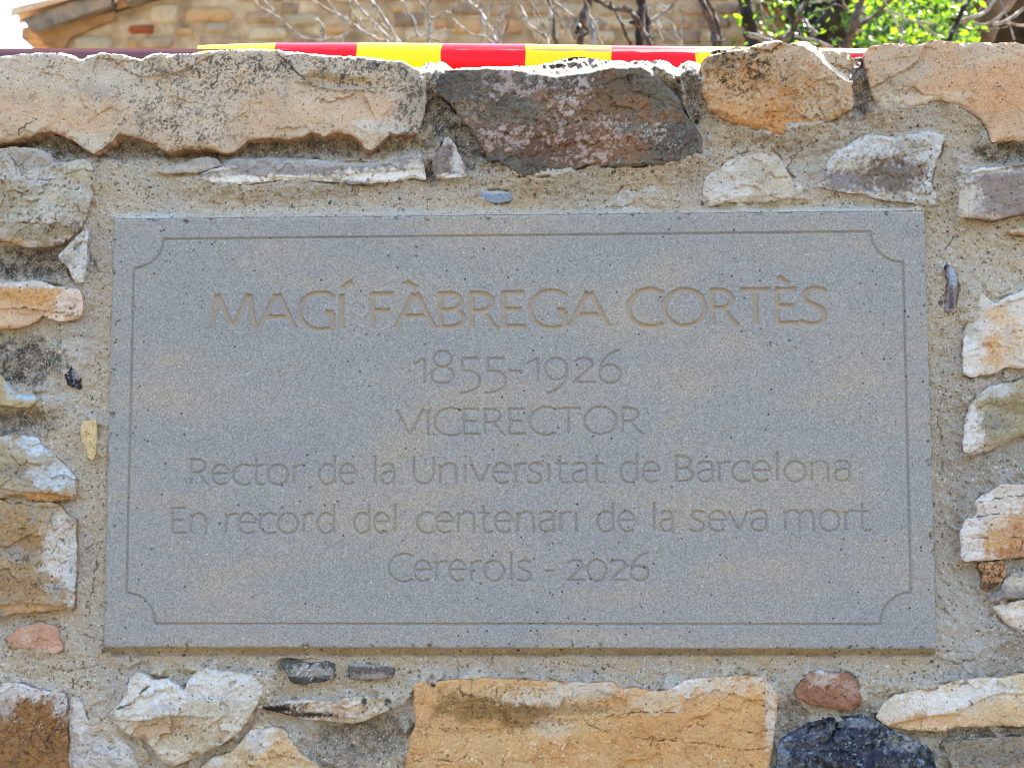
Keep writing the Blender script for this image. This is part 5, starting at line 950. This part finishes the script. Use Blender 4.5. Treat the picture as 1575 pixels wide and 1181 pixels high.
for i in range(len(stops) - 1):
    for k in range(m_): Q.append((i * m_ + k, (i + 1) * m_ + k, (i + 1) * m_ + (k + 1) % m_, i * m_ + (k + 1) % m_))
me = make_mesh('striped_ribbon', V, np.array(Q)); at2 = me.attributes.new('Stripe', 'FLOAT', 'POINT'); at2.data.foreach_set('value', np.array(ST, np.float32))
o = link('striped_ribbon', me, M_RIB, label='glossy plastic ribbon of red and yellow stripes folded over the railing', category='ribbon'); centre(o)

# ------------------------------------------------------------------ the house behind
HY = 8.0
house = thing('stone_house', 'blurred rubble stone house with a tiled sloping roof edge behind the wall', 'house', (0, HY, 1.25))
M_HM = noise_mat('house_lime_mortar', [C(128,106,78), C(162,142,112), C(186,172,148)], 4.5, bump=.5, bdist=.02, bscale=18)
HS = [noise_mat('house_stone', [t * .78 for t in cc], 9, bump=.6, bdist=.02, bscale=25) for cc in (
  [C(176,142,96), C(196,160,112), C(190,166,130)], [C(150,126,100), C(178,152,124), C(190,170,144)], [C(188,172,146), C(198,184,158), C(176,158,130)],
  [C(130,112,96), C(156,136,116), C(172,156,136)], [C(172,132,96), C(186,146,108), C(196,164,128)], [C(164,156,136), C(178,166,142), C(190,174,146)])]
M_BRICK = noise_mat('house_brick', [C(140,70,44), C(164,92,60)], 12, bump=.4, bdist=.01)
M_TILE = noise_mat('clay_roof_tile', [C(150,130,110), C(196,160,124), C(206,180,150)], 6, bump=.4, bdist=.01, bscale=30)
M_TILED = noise_mat('weathered_dark_tile', [C(96,90,84), C(130,122,112), C(160,140,116)], 8, bump=.4, bdist=.01, bscale=30)
M_CORN = noise_mat('carved_cornice_stone', [C(130,96,60), C(158,122,80), C(146,118,86)], 5, bump=.4, bdist=.01, bscale=20)
def hp(u_, v_, y=HY): return Vector(at1(u_, v_, y))
# gable wall (front face HY, thickness .5) with its sloping head
c0 = hp(88, 80); e0 = hp(88, 47); e1 = hp(700, -135); e2 = hp(1232, 60)
xl, xr = c0.x, e2.x; slope = (e1.z - e0.z) / (e1.x - e0.x)
def slab_xz(name, poly, y0, y1, mat, par, **kw):
    n_ = len(poly); V = [(p[0], y0, p[1]) for p in poly] + [(p[0], y1, p[1]) for p in poly]
    bm_me = bpy.data.meshes.new(name); bm_me.from_pydata(V, [], [tuple(range(n_)), tuple(range(2 * n_ - 1, n_ - 1, -1))] + [(i, i + n_, (i + 1) % n_ + n_, (i + 1) % n_) for i in range(n_)])
    bm_me.update(); o = link(name, bm_me, mat, None, **kw); centre(o)
    if par is not None: child(o, par, par.location)
    return o
xm = xl + (xr - xl) * .62; zr = e0.z + slope * (xm - xl)
slab_xz('gable_wall', [(xl, 1.2), (xr, 1.2), (xr, zr - slope * (xr - xm)), (xm, zr), (xl, e0.z)], HY, HY + .5, M_HM, house)
slab_xz('side_wall', [(xl + .01, 1.2), (xl + .5, 1.2), (xl + .5, e0.z + slope * .45 - .02), (xl + .01, e0.z - .02)], HY + .5, HY + 6, M_HM, house)
# roof slabs and verge tiles
tk = .07
slab_xz('roof', [(xl - .26, e0.z - slope * .26 + .03), (xm, zr + .03), (xm, zr + .03 + tk), (xl - .26, e0.z - slope * .26 + .03 + tk)], HY + .02, HY + 6.2, M_TILE, house)
slab_xz('roof', [(xm, zr + .03), (xr + .3, zr - slope * (xr + .3 - xm) + .03), (xr + .3, zr - slope * (xr + .3 - xm) + .03 + tk), (xm, zr + .03 + tk)], HY + .02, HY + 6.2, M_TILE, house)
def barrel(p, q, r0, r1, mat, name='roof_tile', invert=False, y=HY - .06):
    V, Q = [], []; n_ = 8; th = .018
    for i, (pt, r) in enumerate(((p, r0), (q, r1))):
        for rr_ in (r, r - th):
            for k in range(n_ + 1):
                an = math.pi * k / n_; s = -1 if invert else 1
                V.append((pt.x, y + math.cos(an) * rr_, pt.z + s * math.sin(an) * rr_))
    m = n_ + 1
    for k in range(n_):
        Q += [(k, k + 1, 2 * m + k + 1, 2 * m + k), (m + k, 3 * m + k, 3 * m + k + 1, m + k + 1), (k, m + k, m + k + 1, k + 1), (2 * m + k, 2 * m + k + 1, 3 * m + k + 1, 3 * m + k)]
    return mb(name, V, Q, mat, house)
# the row of verge tiles seen from the side
for i in range(16):
    s0 = hp(28, 36); L = .44; ca = math.cos(math.atan(slope)); sa_ = math.sin(math.atan(slope))
    p = Vector((s0.x + ca * L * i, 0, s0.z + sa_ * L * i)); q = Vector((p.x + ca * (L + .06), 0, p.z + sa_ * (L + .06) - .0))
    if q.x > xm: break
    barrel(p, q, .085, .065, M_TILE)
# dark under-tile bed along the verge, and the stepped soffit stone
for i in range(4):
    a_ = hp(41 + i * 141, 38 - i * 44.0); b_ = hp(178 + i * 141, -5 - i * 44.0)
    V = [(a_.x, a_.z + .0), (a_.x + .10, a_.z - .085), (b_.x, b_.z - .095), (b_.x, b_.z + .02)]
    slab_xz('verge_bed', [(x_, z_) for x_, z_ in V], HY - .10, HY + .3, M_TILED, house)
cp_ = [(40, 37), (52, 52), (57, 53), (61, 56), (65, 59), (67, 66), (71, 72), (76, 73), (83, 72), (87, 77), (90, 84), (96, 84), (110, 60), (178, 32), (178, 20), (60, 50)]
slab_xz('cornice', [(hp(a_, b_).x, hp(a_, b_).z) for a_, b_ in cp_], HY - .03, HY + 6.0, M_CORN, house)
# face stones of the gable
def hstone(u0, v0, u1, v1, mat, name='stone', proud=.016):
    n_ = 8; cx_, cy_ = (u0 + u1) / 2, (v0 + v1) / 2; ring = []
    for i in range(n_):
        bx, by = ((1, 0), (.93, .9), (0, 1), (-.9, .93), (-1, 0), (-.94, -.9), (0, -1), (.9, -.94))[i]; k1, k2 = rr.uniform(.78, 1.04), rr.uniform(.74, 1.04)
        ring.append((cx_ + bx * (u1 - u0) / 2 * k1, cy_ + by * (v1 - v0) / 2 * k2))
    V = []; F_ = []
    for sc_, dy in ((1, .01), (.92, -.6 * proud), (.7, -proud)):
        for a_, b_ in ring:
            w_ = hp(cx_ + (a_ - cx_) * sc_, cy_ + (b_ - cy_) * sc_); V.append((w_.x, HY + dy + rr.uniform(-.006, .006) * (sc_ < 1), w_.z))
    for k in range(2):
        for i in range(n_): F_.append((k * n_ + i, k * n_ + (i + 1) % n_, (k + 1) * n_ + (i + 1) % n_, (k + 1) * n_ + i))
    F_.append(tuple(range(2 * n_, 3 * n_)))
    me = bpy.data.meshes.new(name); me.from_pydata(V, [], F_); me.update(); me.polygons.foreach_set('use_smooth', [True] * len(me.polygons))
    o = link(name, me, mat); centre(o); child(o, house, house.location)
fixed = [(197, 41, 240, 53, 6), (272, 43, 297, 55, 0), (228, 8, 275, 38, 2), (284, 12, 360, 36, 0), (378, 20, 428, 38, 1), (314, 36, 352, 52, 5), (215, 58, 268, 76, 1), (305, 58, 372, 74, 1), (110, 58, 175, 80, 5), (196, 60, 212, 74, 0),
 (498, 38, 540, 54, 0), (602, 10, 620, 20, 0), (604, 22, 655, 42, 3), (440, 24, 490, 40, 5), (380, 44, 440, 62, 2), (450, 56, 492, 74, 1), (668, 30, 690, 46, 4), (695, 30, 742, 56, 0), (620, 46, 690, 66, 2), (770, 30, 802, 52, 4), (540, 14, 590, 34, 2)]
for a_, b_, c_, d_, k in fixed: hstone(a_ - 2, b_ - 2, c_ + 2, d_ + 1, M_BRICK if k == 6 else HS[k])
yy = -42
while yy < 100:
    hh_ = rr.uniform(19, 27); x = 100
    while x < 1220:
        ww = rr.uniform(26, 96)
        r_ = (x + 1, yy + rr.uniform(0, 3), min(x + ww - 2, 1226), yy + hh_ - rr.uniform(0, 4))
        line = 47 - (r_[0] - 88) * .297
        if r_[1] > line + 4 and r_[1] > -30 and not any(r_[0] < f[2] + 1 and r_[2] > f[0] - 1 and r_[1] < f[3] and r_[3] > f[1] for f in fixed) and r_[2] - r_[0] > 16:
            hstone(*r_, HS[rr.choice([0, 1, 1, 2, 2, 3, 4, 5])])
        x += ww
    yy += hh_
# ------------------------------------------------------------------ open dark shed to the right of the house
M_DARK = noise_mat('shade_black_timber', [(.004,.0035,.003),(.010,.008,.007)], 4, bump=.3, bdist=.01)  # near-black timber: deep shade inside the shed put into the colour
M_WOOD = noise_mat('weathered_brown_timber', [(.06,.04,.028),(.11,.075,.05),(.15,.11,.08)], 5, bump=.5, bdist=.01, bscale=30)
sx0 = hp(1250, 60, 7.0).x; sx1 = hp(1900, 60, 7.0).x
shed = thing('open_shed', 'dark open fronted timber shed deep behind the leafy shrubs', 'shed', (sx0, 7.0, 1.25))
def sbox(name, x0, x1, y0, y1, z0, z1, mat):
    me = box_mesh(name, x0, x1, y0, y1, z0, z1); o = link(name, me, mat); centre(o); child(o, shed, shed.location); return o
sbox('wall', sx0, sx1, 10.0, 10.1, 1.2, 4.9, M_DARK); sbox('wall', sx0, sx0 + .1, 7.0, 9.99, 1.2, 4.9, M_DARK); sbox('wall', sx1 - .1, sx1, 7.0, 9.99, 1.2, 4.9, M_DARK)
sbox('roof', sx0 - .2, sx1 + .2, 6.7, 10.3, 4.905, 5.0, M_TILED); sbox('floor', sx0 + .11, sx1 - .11, 7.0, 9.98, 1.252, 1.27, M_DARK)
# ------------------------------------------------------------------ shrubs
M_TWIG = noise_mat('pale_grey_twig_bark', [(.07,.058,.047),(.16,.14,.118),(.30,.27,.235)], 40, bump=.5, bdist=.002, bscale=160)
M_TWIGB = noise_mat('brown_twig_bark', [(.022,.014,.010),(.055,.036,.026),(.11,.078,.058)], 40, bump=.6, bdist=.002, bscale=160)
M_TRUNK = noise_mat('dark_trunk_bark', [(.007,.005,.004),(.018,.013,.010),(.038,.029,.022)], 18, bump=.8, bdist=.01, bscale=60)
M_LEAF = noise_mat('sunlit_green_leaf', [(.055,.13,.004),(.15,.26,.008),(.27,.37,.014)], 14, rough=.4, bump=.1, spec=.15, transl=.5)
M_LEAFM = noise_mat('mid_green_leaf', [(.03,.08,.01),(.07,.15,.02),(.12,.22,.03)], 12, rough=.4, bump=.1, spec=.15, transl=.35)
M_LEAFD = noise_mat('shaded_green_leaf', [(.015,.035,.01),(.03,.07,.015),(.06,.12,.03)], 10, rough=.4, bump=.1, spec=.15, transl=.25)  # darker leaves set deeper: shade inside the shrub put into the colour
def twig(sh, pts, r, y, mat, name='branch', knots=True, drop=False):
    P = [Vector(at1(a_, b_, y + .02 * math.sin(a_ * .3))) for a_, b_ in pts]
    mpp = (y - CAM[1]) / F
    if drop: q = P[-1]; P += [Vector((q.x + .01, q.y, q.z - .3)), Vector((q.x, q.y, 1.2))]
    # smooth
    out = []
    for i in range(len(P) - 1):
        p0, p1, p2, p3 = P[max(i - 1, 0)], P[i], P[i + 1], P[min(i + 2, len(P) - 1)]
        for t in (0, .33, .66):
            out.append(.5 * ((2 * p1) + (p2 - p0) * t + (2 * p0 - 5 * p1 + 4 * p2 - p3) * t * t + (3 * p1 - p0 - 3 * p2 + p3) * t ** 3))
    out.append(P[-1]); n_ = len(out)
    rad = [r * mpp * (.75 + .35 * i / n_) * (1 + .10 * math.sin(i * 2.1 + r) + (.35 if knots and i % 5 == 3 else 0)) for i in range(n_)]
    out = [p + Vector((rr.uniform(-1, 1), rr.uniform(-1, 1), rr.uniform(-1, 1))) * r * mpp * .28 for p in out]
    V, Q = tube([], [], out, rad, 9 if r > 3 else 6)
    # thorn stubs on the knots
    if knots and r > 1.2:
        for i in range(2, n_ - 1, 3):
            d_ = Vector((rr.uniform(-1, 1), rr.uniform(-.6, .6), rr.uniform(-.5, 1))).normalized()
            tube(V, Q, [out[i], out[i] + d_ * mpp * r * 2.0, out[i] + d_ * mpp * r * 2.6], [rad[i] * .5, rad[i] * .42, rad[i] * .15], 5)
    me = make_mesh(name, V, np.array(Q)); return me, mat, name
def sprigs(n_, u0, u1, y_):
    r_ = []
    for i in range(n_):
        a_ = rr.uniform(u0, u1); b_ = rr.uniform(50, 86); dx = rr.uniform(-34, 34); h_ = rr.uniform(40, 100)
        pts = [(a_ + dx * t + rr.uniform(-4, 4), b_ - h_ * t ** .85) for t in (1, .8, .62, .45, .3, .15, 0)]
        r_.append(twig(None, pts, rr.uniform(.9, 1.7), y_ + rr.uniform(-.15, .4), M_TWIG))
    return r_
def shrub(name, label, cat, base, group, parts):
    b_ = at1(base[0], 70, base[1]); r_ = thing(name, label, cat, (b_[0], base[1], 1.25), group)
    for me, mat, nm in parts:
        o = link(nm, me, mat); centre(o); child(o, r_, r_.location)
    return r_
ex = lambda pts: [(pts[0][0] + (pts[0][0] - pts[1][0]) * 3, pts[0][1] + (pts[0][1] - pts[1][1]) * 3)] + pts if pts[0][1] <= 3 else pts
T1 = M_TWIG; T2 = M_TWIGB; g1 = 'bare thorny shrubs behind the wall'
yA = 2.6
A = [twig(None, ex(p), r, yA + k * .05, T1, drop=dr) for k, (p, r, dr) in enumerate([
 ([(391,0),(403,14),(418,21),(430,29),(440,38),(455,50),(475,62),(497,63),(515,60),(535,52),(543,43)],2.0,False),
 ([(480,0),(492,8),(505,17),(525,26),(535,32),(548,42),(560,50),(580,62),(600,78)],2.4,True),
 ([(503,0),(513,13),(525,28),(540,41)],1.5,False),([(537,0),(540,14),(548,30),(552,44)],1.5,False),
 ([(544,0),(555,14),(568,29),(585,46),(600,62),(612,80)],2.8,True),([(567,0),(573,3),(580,12),(590,28),(600,43),(610,62),(618,82)],2.6,True),
 ([(405,0),(412,8),(420,17)],1.6,False),([(417,0),(418,10),(421,19)],1.6,False),([(583,28),(590,40),(600,48),(606,54)],1.5,False),
 ([(700,48),(685,46),(670,48),(655,54),(640,57),(630,61),(616,76)],1.5,True),([(650,54),(665,60),(680,66),(694,80)],1.5,False),
 ([(663,0),(659,8),(658,20),(660,40),(659,55),(659,82)],2.7,True),([(643,0),(650,10),(658,20)],2.0,False),([(705,0),(700,12),(695,21),(687,19),(675,26),(662,29)],2.0,False),
 ([(553,26),(557,40),(568,60),(572,78)],1.3,True)])]
shrub('bare_shrub', 'pale leafless shrub with curved sunlit twigs left of the others, above the yellow stripe', 'shrub', (600, yA), g1, A + sprigs(5, 480, 690, yA))
yB = 2.9
B = [twig(None, ex(p), r, yB + k * .04, T2 if k == 3 else T1, drop=dr) for k, (p, r, dr) in enumerate([
 ([(718,0),(727,8),(733,15),(741,22),(748,36),(755,48),(760,60),(768,84)],3.0,True),([(697,30),(710,42),(728,54),(745,57),(758,68)],1.8,False),
 ([(742,0),(735,8),(730,12)],1.2,False),([(783,31),(779,45),(771,66),(770,80)],1.2,True),([(743,52),(752,64),(760,78)],1.6,True)])]
shrub('bare_shrub', 'small leafless shrub with one thorny crooked stem over the middle red stripe', 'shrub', (765, yB), g1, B + sprigs(5, 700, 790, yB))
yC = 2.5
Cc = [twig(None, ex(p), r, yC + k * .03, m_, drop=dr) for k, (p, r, dr, m_) in enumerate([
 ([(793,0),(800,12),(808,30),(815,42),(828,50),(838,57),(843,80)],3.0,True,T1),([(835,0),(845,15),(848,25),(847,45),(841,57)],2.0,False,T1),([(815,0),(828,22),(838,45),(841,56)],1.4,False,T1),
 ([(843,0),(850,20),(851,40),(853,60),(857,85)],3.2,True,T2),([(851,4),(870,18),(885,32),(889,44)],4.2,False,T1),([(848,8),(866,34),(880,50),(888,60)],3.2,False,T1),
 ([(905,0),(902,15),(896,30),(892,45),(893,85)],6.5,True,T2),([(902,10),(904,22),(908,38),(912,55),(915,85)],4.6,True,T1),
 ([(917,0),(930,8),(945,15),(960,16),(970,17),(978,30),(987,45),(995,60),(1003,84)],4.0,True,T2),([(945,16),(952,28),(958,42),(964,58),(972,84)],2.6,True,T2),
 ([(985,0),(986,15),(984,45),(982,85)],7.0,True,M_TRUNK),([(990,0),(995,20),(997,45),(998,85)],4.4,True,T2),([(1042,0),(1035,8),(1028,15),(1015,24),(1003,33)],3.0,False,T1),
 ([(1000,10),(1010,35),(1020,64)],1.0,False,T1),([(1012,30),(1020,50),(1035,62),(1048,84)],1.2,True,T1),([(1016,28),(1035,38),(1040,55),(1050,82)],1.5,True,T1),([(1003,52),(1040,45),(1070,45)],.7,False,T2),
 ([(1014,5),(1024,14),(1030,22)],1.6,False,T1),([(856,0),(866,10),(866,16)],1.4,False,T1)])]
shrub('bare_shrub', 'dense leafless shrub of thick brown stems over the right half of the ribbon', 'shrub', (930, yC), g1, Cc + sprigs(9, 800, 1060, yC))
yD = 2.7
D_ = [twig(None, ex(p), r, yD + k * .03, T2, drop=dr) for k, (p, r, dr) in enumerate([
 ([(1078,0),(1085,15),(1093,35),(1098,55),(1102,85)],5.5,True),([(1087,0),(1098,20),(1103,38),(1108,60),(1108,85)],3.2,True),([(1116,60),(1110,66),(1106,78)],2.2,False)])]
shrub('bare_shrub', 'pair of twisted brown stems at the ribbon right end, beside dark trunks', 'shrub', (1100, yD), g1, D_)
# leafy shrub with dark trunks
yE = 3.2
E1 = [twig(None, ex(p), r, y_, m_, nm, kn, dr) for p, r, y_, m_, nm, kn, dr in [
 ([(1143,0),(1150,25),(1155,50),(1160,84)],13,3.3,M_TRUNK,'trunk',False,True),
 ([(1212,0),(1218,25),(1222,50),(1222,84)],9,3.9,M_TRUNK,'trunk',False,True),
 ([(1290,0),(1274,30),(1262,60),(1258,84)],15,3.8,M_TRUNK,'trunk',False,True),
 ([(1241,0),(1230,20),(1226,33),(1218,48),(1205,60),(1192,80)],4.2,2.5,T2,'branch',True,True),
 ([(1325,0),(1318,25),(1312,45),(1303,70),(1300,88)],6.5,2.6,T2,'branch',True,True),([(1368,2),(1345,24),(1330,34),(1316,42)],3.2,2.6,T2,'branch',True,False),
 ([(1280,0),(1262,3),(1243,6)],1.6,2.5,T1,'branch',False,False),([(1305,18),(1286,7),(1270,16),(1250,20)],1.6,2.5,T2,'branch',False,False),
 ([(1165,0),(1180,25),(1195,48),(1205,66)],1.0,2.5,T1,'branch',False,False),([(1168,2),(1175,30),(1180,45)],1.2,2.4,T1,'branch',False,False),
 ([(1148,52),(1175,60),(1194,76)],5,2.7,T1,'branch',False,False),([(1222,57),(1250,62),(1280,74)],2.8,2.5,T1,'branch',False,False),([(1237,28),(1240,38),(1248,46),(1256,54)],3,2.6,T1,'branch',True,False),
 ([(1296,0),(1302,12),(1308,20)],1.6,2.4,T1,'branch',False,False)]]
lsA = shrub('leafy_shrub', 'shrub of several dark trunks with sparse bright leaves right of the ribbon', 'shrub', (1230, yE), 'leafy shrubs behind the wall', E1)
E2 = [twig(None, ex(p), r, y_, m_, nm, kn, dr) for p, r, y_, m_, nm, kn, dr in [
 ([(1495,-5),(1487,5),(1478,20),(1472,35),(1460,62),(1452,86)],4.2,2.3,M_TRUNK,'branch',True,True),([(1530,0),(1515,20),(1500,25),(1478,34)],3.0,2.3,T1,'branch',False,False),
 ([(1585,2),(1575,12),(1560,25),(1545,35),(1528,38)],3.0,2.2,T1,'branch',False,False),([(1592,40),(1575,40),(1560,38),(1548,35)],2.2,2.2,T1,'branch',False,False),([(1552,8),(1535,28),(1515,38),(1495,36)],2.2,2.3,T1,'branch',False,False),
 ([(1363,15),(1385,25),(1405,33),(1440,38)],2.0,2.3,T1,'branch',False,False),([(1400,30),(1425,45),(1445,58)],1.6,2.3,T1,'branch',False,False),([(1538,0),(1550,30),(1560,62)],1.3,2.2,T1,'branch',False,False),
 ([(1550,42),(1525,46),(1500,47)],1.6,2.3,T2,'branch',False,False),([(1385,0),(1388,30),(1386,60),(1388,86)],3.2,2.9,T1,'branch',True,True),([(1360,2),(1376,30),(1390,66)],1.6,2.5,T1,'branch',False,False),
 ([(1326,0),(1330,20),(1322,50)],3.4,2.9,T1,'branch',True,False),([(1545,-10),(1528,22),(1512,60),(1505,90)],20,4.6,M_WOOD,'trunk',False,True),([(1475,2),(1480,30),(1486,34)],5,3.4,T1,'branch',False,False)]]
lsB = shrub('leafy_shrub', 'bright green leafy shrub lit from behind at the upper right corner', 'shrub', (1450, yE), 'leafy shrubs behind the wall', E2)
def leaf_shape(V, Q, c, L, W, d, nrm, bend):
    d = d.normalized(); s_ = d.cross(nrm).normalized(); b0 = len(V)
    for t, w_ in ((0, .06), (.22, .7), (.5, 1.0), (.78, .66), (1, .04)):
        p = c + d * (L * t) - nrm * (bend * L * t * t)
        for k in (-1, 0, 1): V.append(tuple(p + s_ * (W * .5 * w_ * k) + nrm * (.14 * W * abs(k) * w_)))
    for i in range(4):
        for k in range(2): Q.append((b0 + i * 3 + k, b0 + i * 3 + k + 1, b0 + (i + 1) * 3 + k + 1, b0 + (i + 1) * 3 + k))
protoV, protoQ = [], []
leaf_shape(protoV, protoQ, Vector((0, 0, 0)), 1, .46, Vector((0, 0, -1)), Vector((0, -1, 0)), .25)
leaf_me = make_mesh('leaf', protoV, np.array(protoQ)); leaf_me.materials.append(M_LEAF)
def put_leaf(u_, v_, y_, s_, par):
    o = bpy.data.objects.new('leaf', leaf_me); COL.objects.link(o)
    p = at1(u_, v_, y_); mpp = (y_ - CAM[1]) / F
    Rm = Matrix.Rotation(rr.uniform(-2.4, 2.4), 4, 'Y') @ Matrix.Rotation(rr.uniform(-.9, .9), 4, 'Z') @ Matrix.Rotation(rr.uniform(-.8, .8), 4, 'X')
    o.parent = par; o.matrix_parent_inverse = Matrix.Translation(-par.location)
    o.matrix_basis = Matrix.Translation(Vector(p)) @ Rm @ Matrix.Scale(s_ * mpp, 4)
big = [(1128,22,16),(1134,24,18),(1120,24,9),(1164,22,9),(1188,6,10),(1196,2,10),(1206,3,10),(1197,52,11),(1172,42,8),(1261,38,9),(1304,20,12),(1218,6,9),(1142,10,7)]
for a_, b_, s_ in big: put_leaf(a_, b_, 2.45 + rr.uniform(0, .1), s_, lsA)
bigB = [(1490,6,26),(1506,2,16),(1500,12,12),(1370,42,22),(1447,10,18),(1440,14,14),(1382,52,18),(1475,52,16),(1483,48,16),(1490,52,14),(1498,44,14),(1502,58,14),(1496,60,12),(1508,56,12),(1335,60,16),(1328,52,12),(1342,36,12),(1348,44,12),(1405,26,12),(1466,26,14),(1458,20,12),(1400,5,14),(1422,14,16),(1420,4,14)]
for a_, b_, s_ in bigB: put_leaf(a_, b_, 2.4 + rr.uniform(0, .15), s_, lsB)
for i in range(120):
    a_ = rr.gauss(1412, 58); b_ = rr.uniform(-6, 70)
    if a_ < 1318 or a_ > 1518: continue
    put_leaf(a_, b_, rr.uniform(2.45, 3.2), rr.uniform(8, 17), lsB)
def foliage(name, n_, region, ys, size, mat, par):
    V, Q = [], []
    for i in range(n_):
        a_, b_ = region(); y_ = rr.uniform(*ys); p = Vector(at1(a_, b_, y_)); m_ = (y_ - CAM[1]) / F
        d_ = Vector((rr.uniform(-1, 1), rr.uniform(-1, 1), rr.uniform(-1.2, .6))); nr = Vector((rr.uniform(-1, 1), rr.uniform(-1, 1), rr.uniform(-.4, 1))).normalized()
        L = rr.uniform(.6, 1.2) * size * m_; leaf_shape(V, Q, p, L, L * .45, d_, nr, rr.uniform(0, .4))
    me = make_mesh(name, V, np.array(Q)); o = link(name, me, mat, kind='stuff'); centre(o); child(o, par, par.location)
def regB():
    while True:
        a_ = rr.gauss(1420, 70); b_ = rr.uniform(-160, 150)
        if 1310 < a_ < 1530 and (a_ < 1500 or b_ < -8): return a_, b_
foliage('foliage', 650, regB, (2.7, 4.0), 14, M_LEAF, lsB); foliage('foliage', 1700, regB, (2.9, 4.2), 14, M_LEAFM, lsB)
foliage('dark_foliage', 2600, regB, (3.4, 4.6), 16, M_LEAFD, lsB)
def regA():
    while True:
        a_ = rr.gauss(1230, 60); b_ = rr.uniform(-200, 150)
        if 1120 < a_ < 1320 and (b_ < -14 or rr.random() < .5): return a_, b_
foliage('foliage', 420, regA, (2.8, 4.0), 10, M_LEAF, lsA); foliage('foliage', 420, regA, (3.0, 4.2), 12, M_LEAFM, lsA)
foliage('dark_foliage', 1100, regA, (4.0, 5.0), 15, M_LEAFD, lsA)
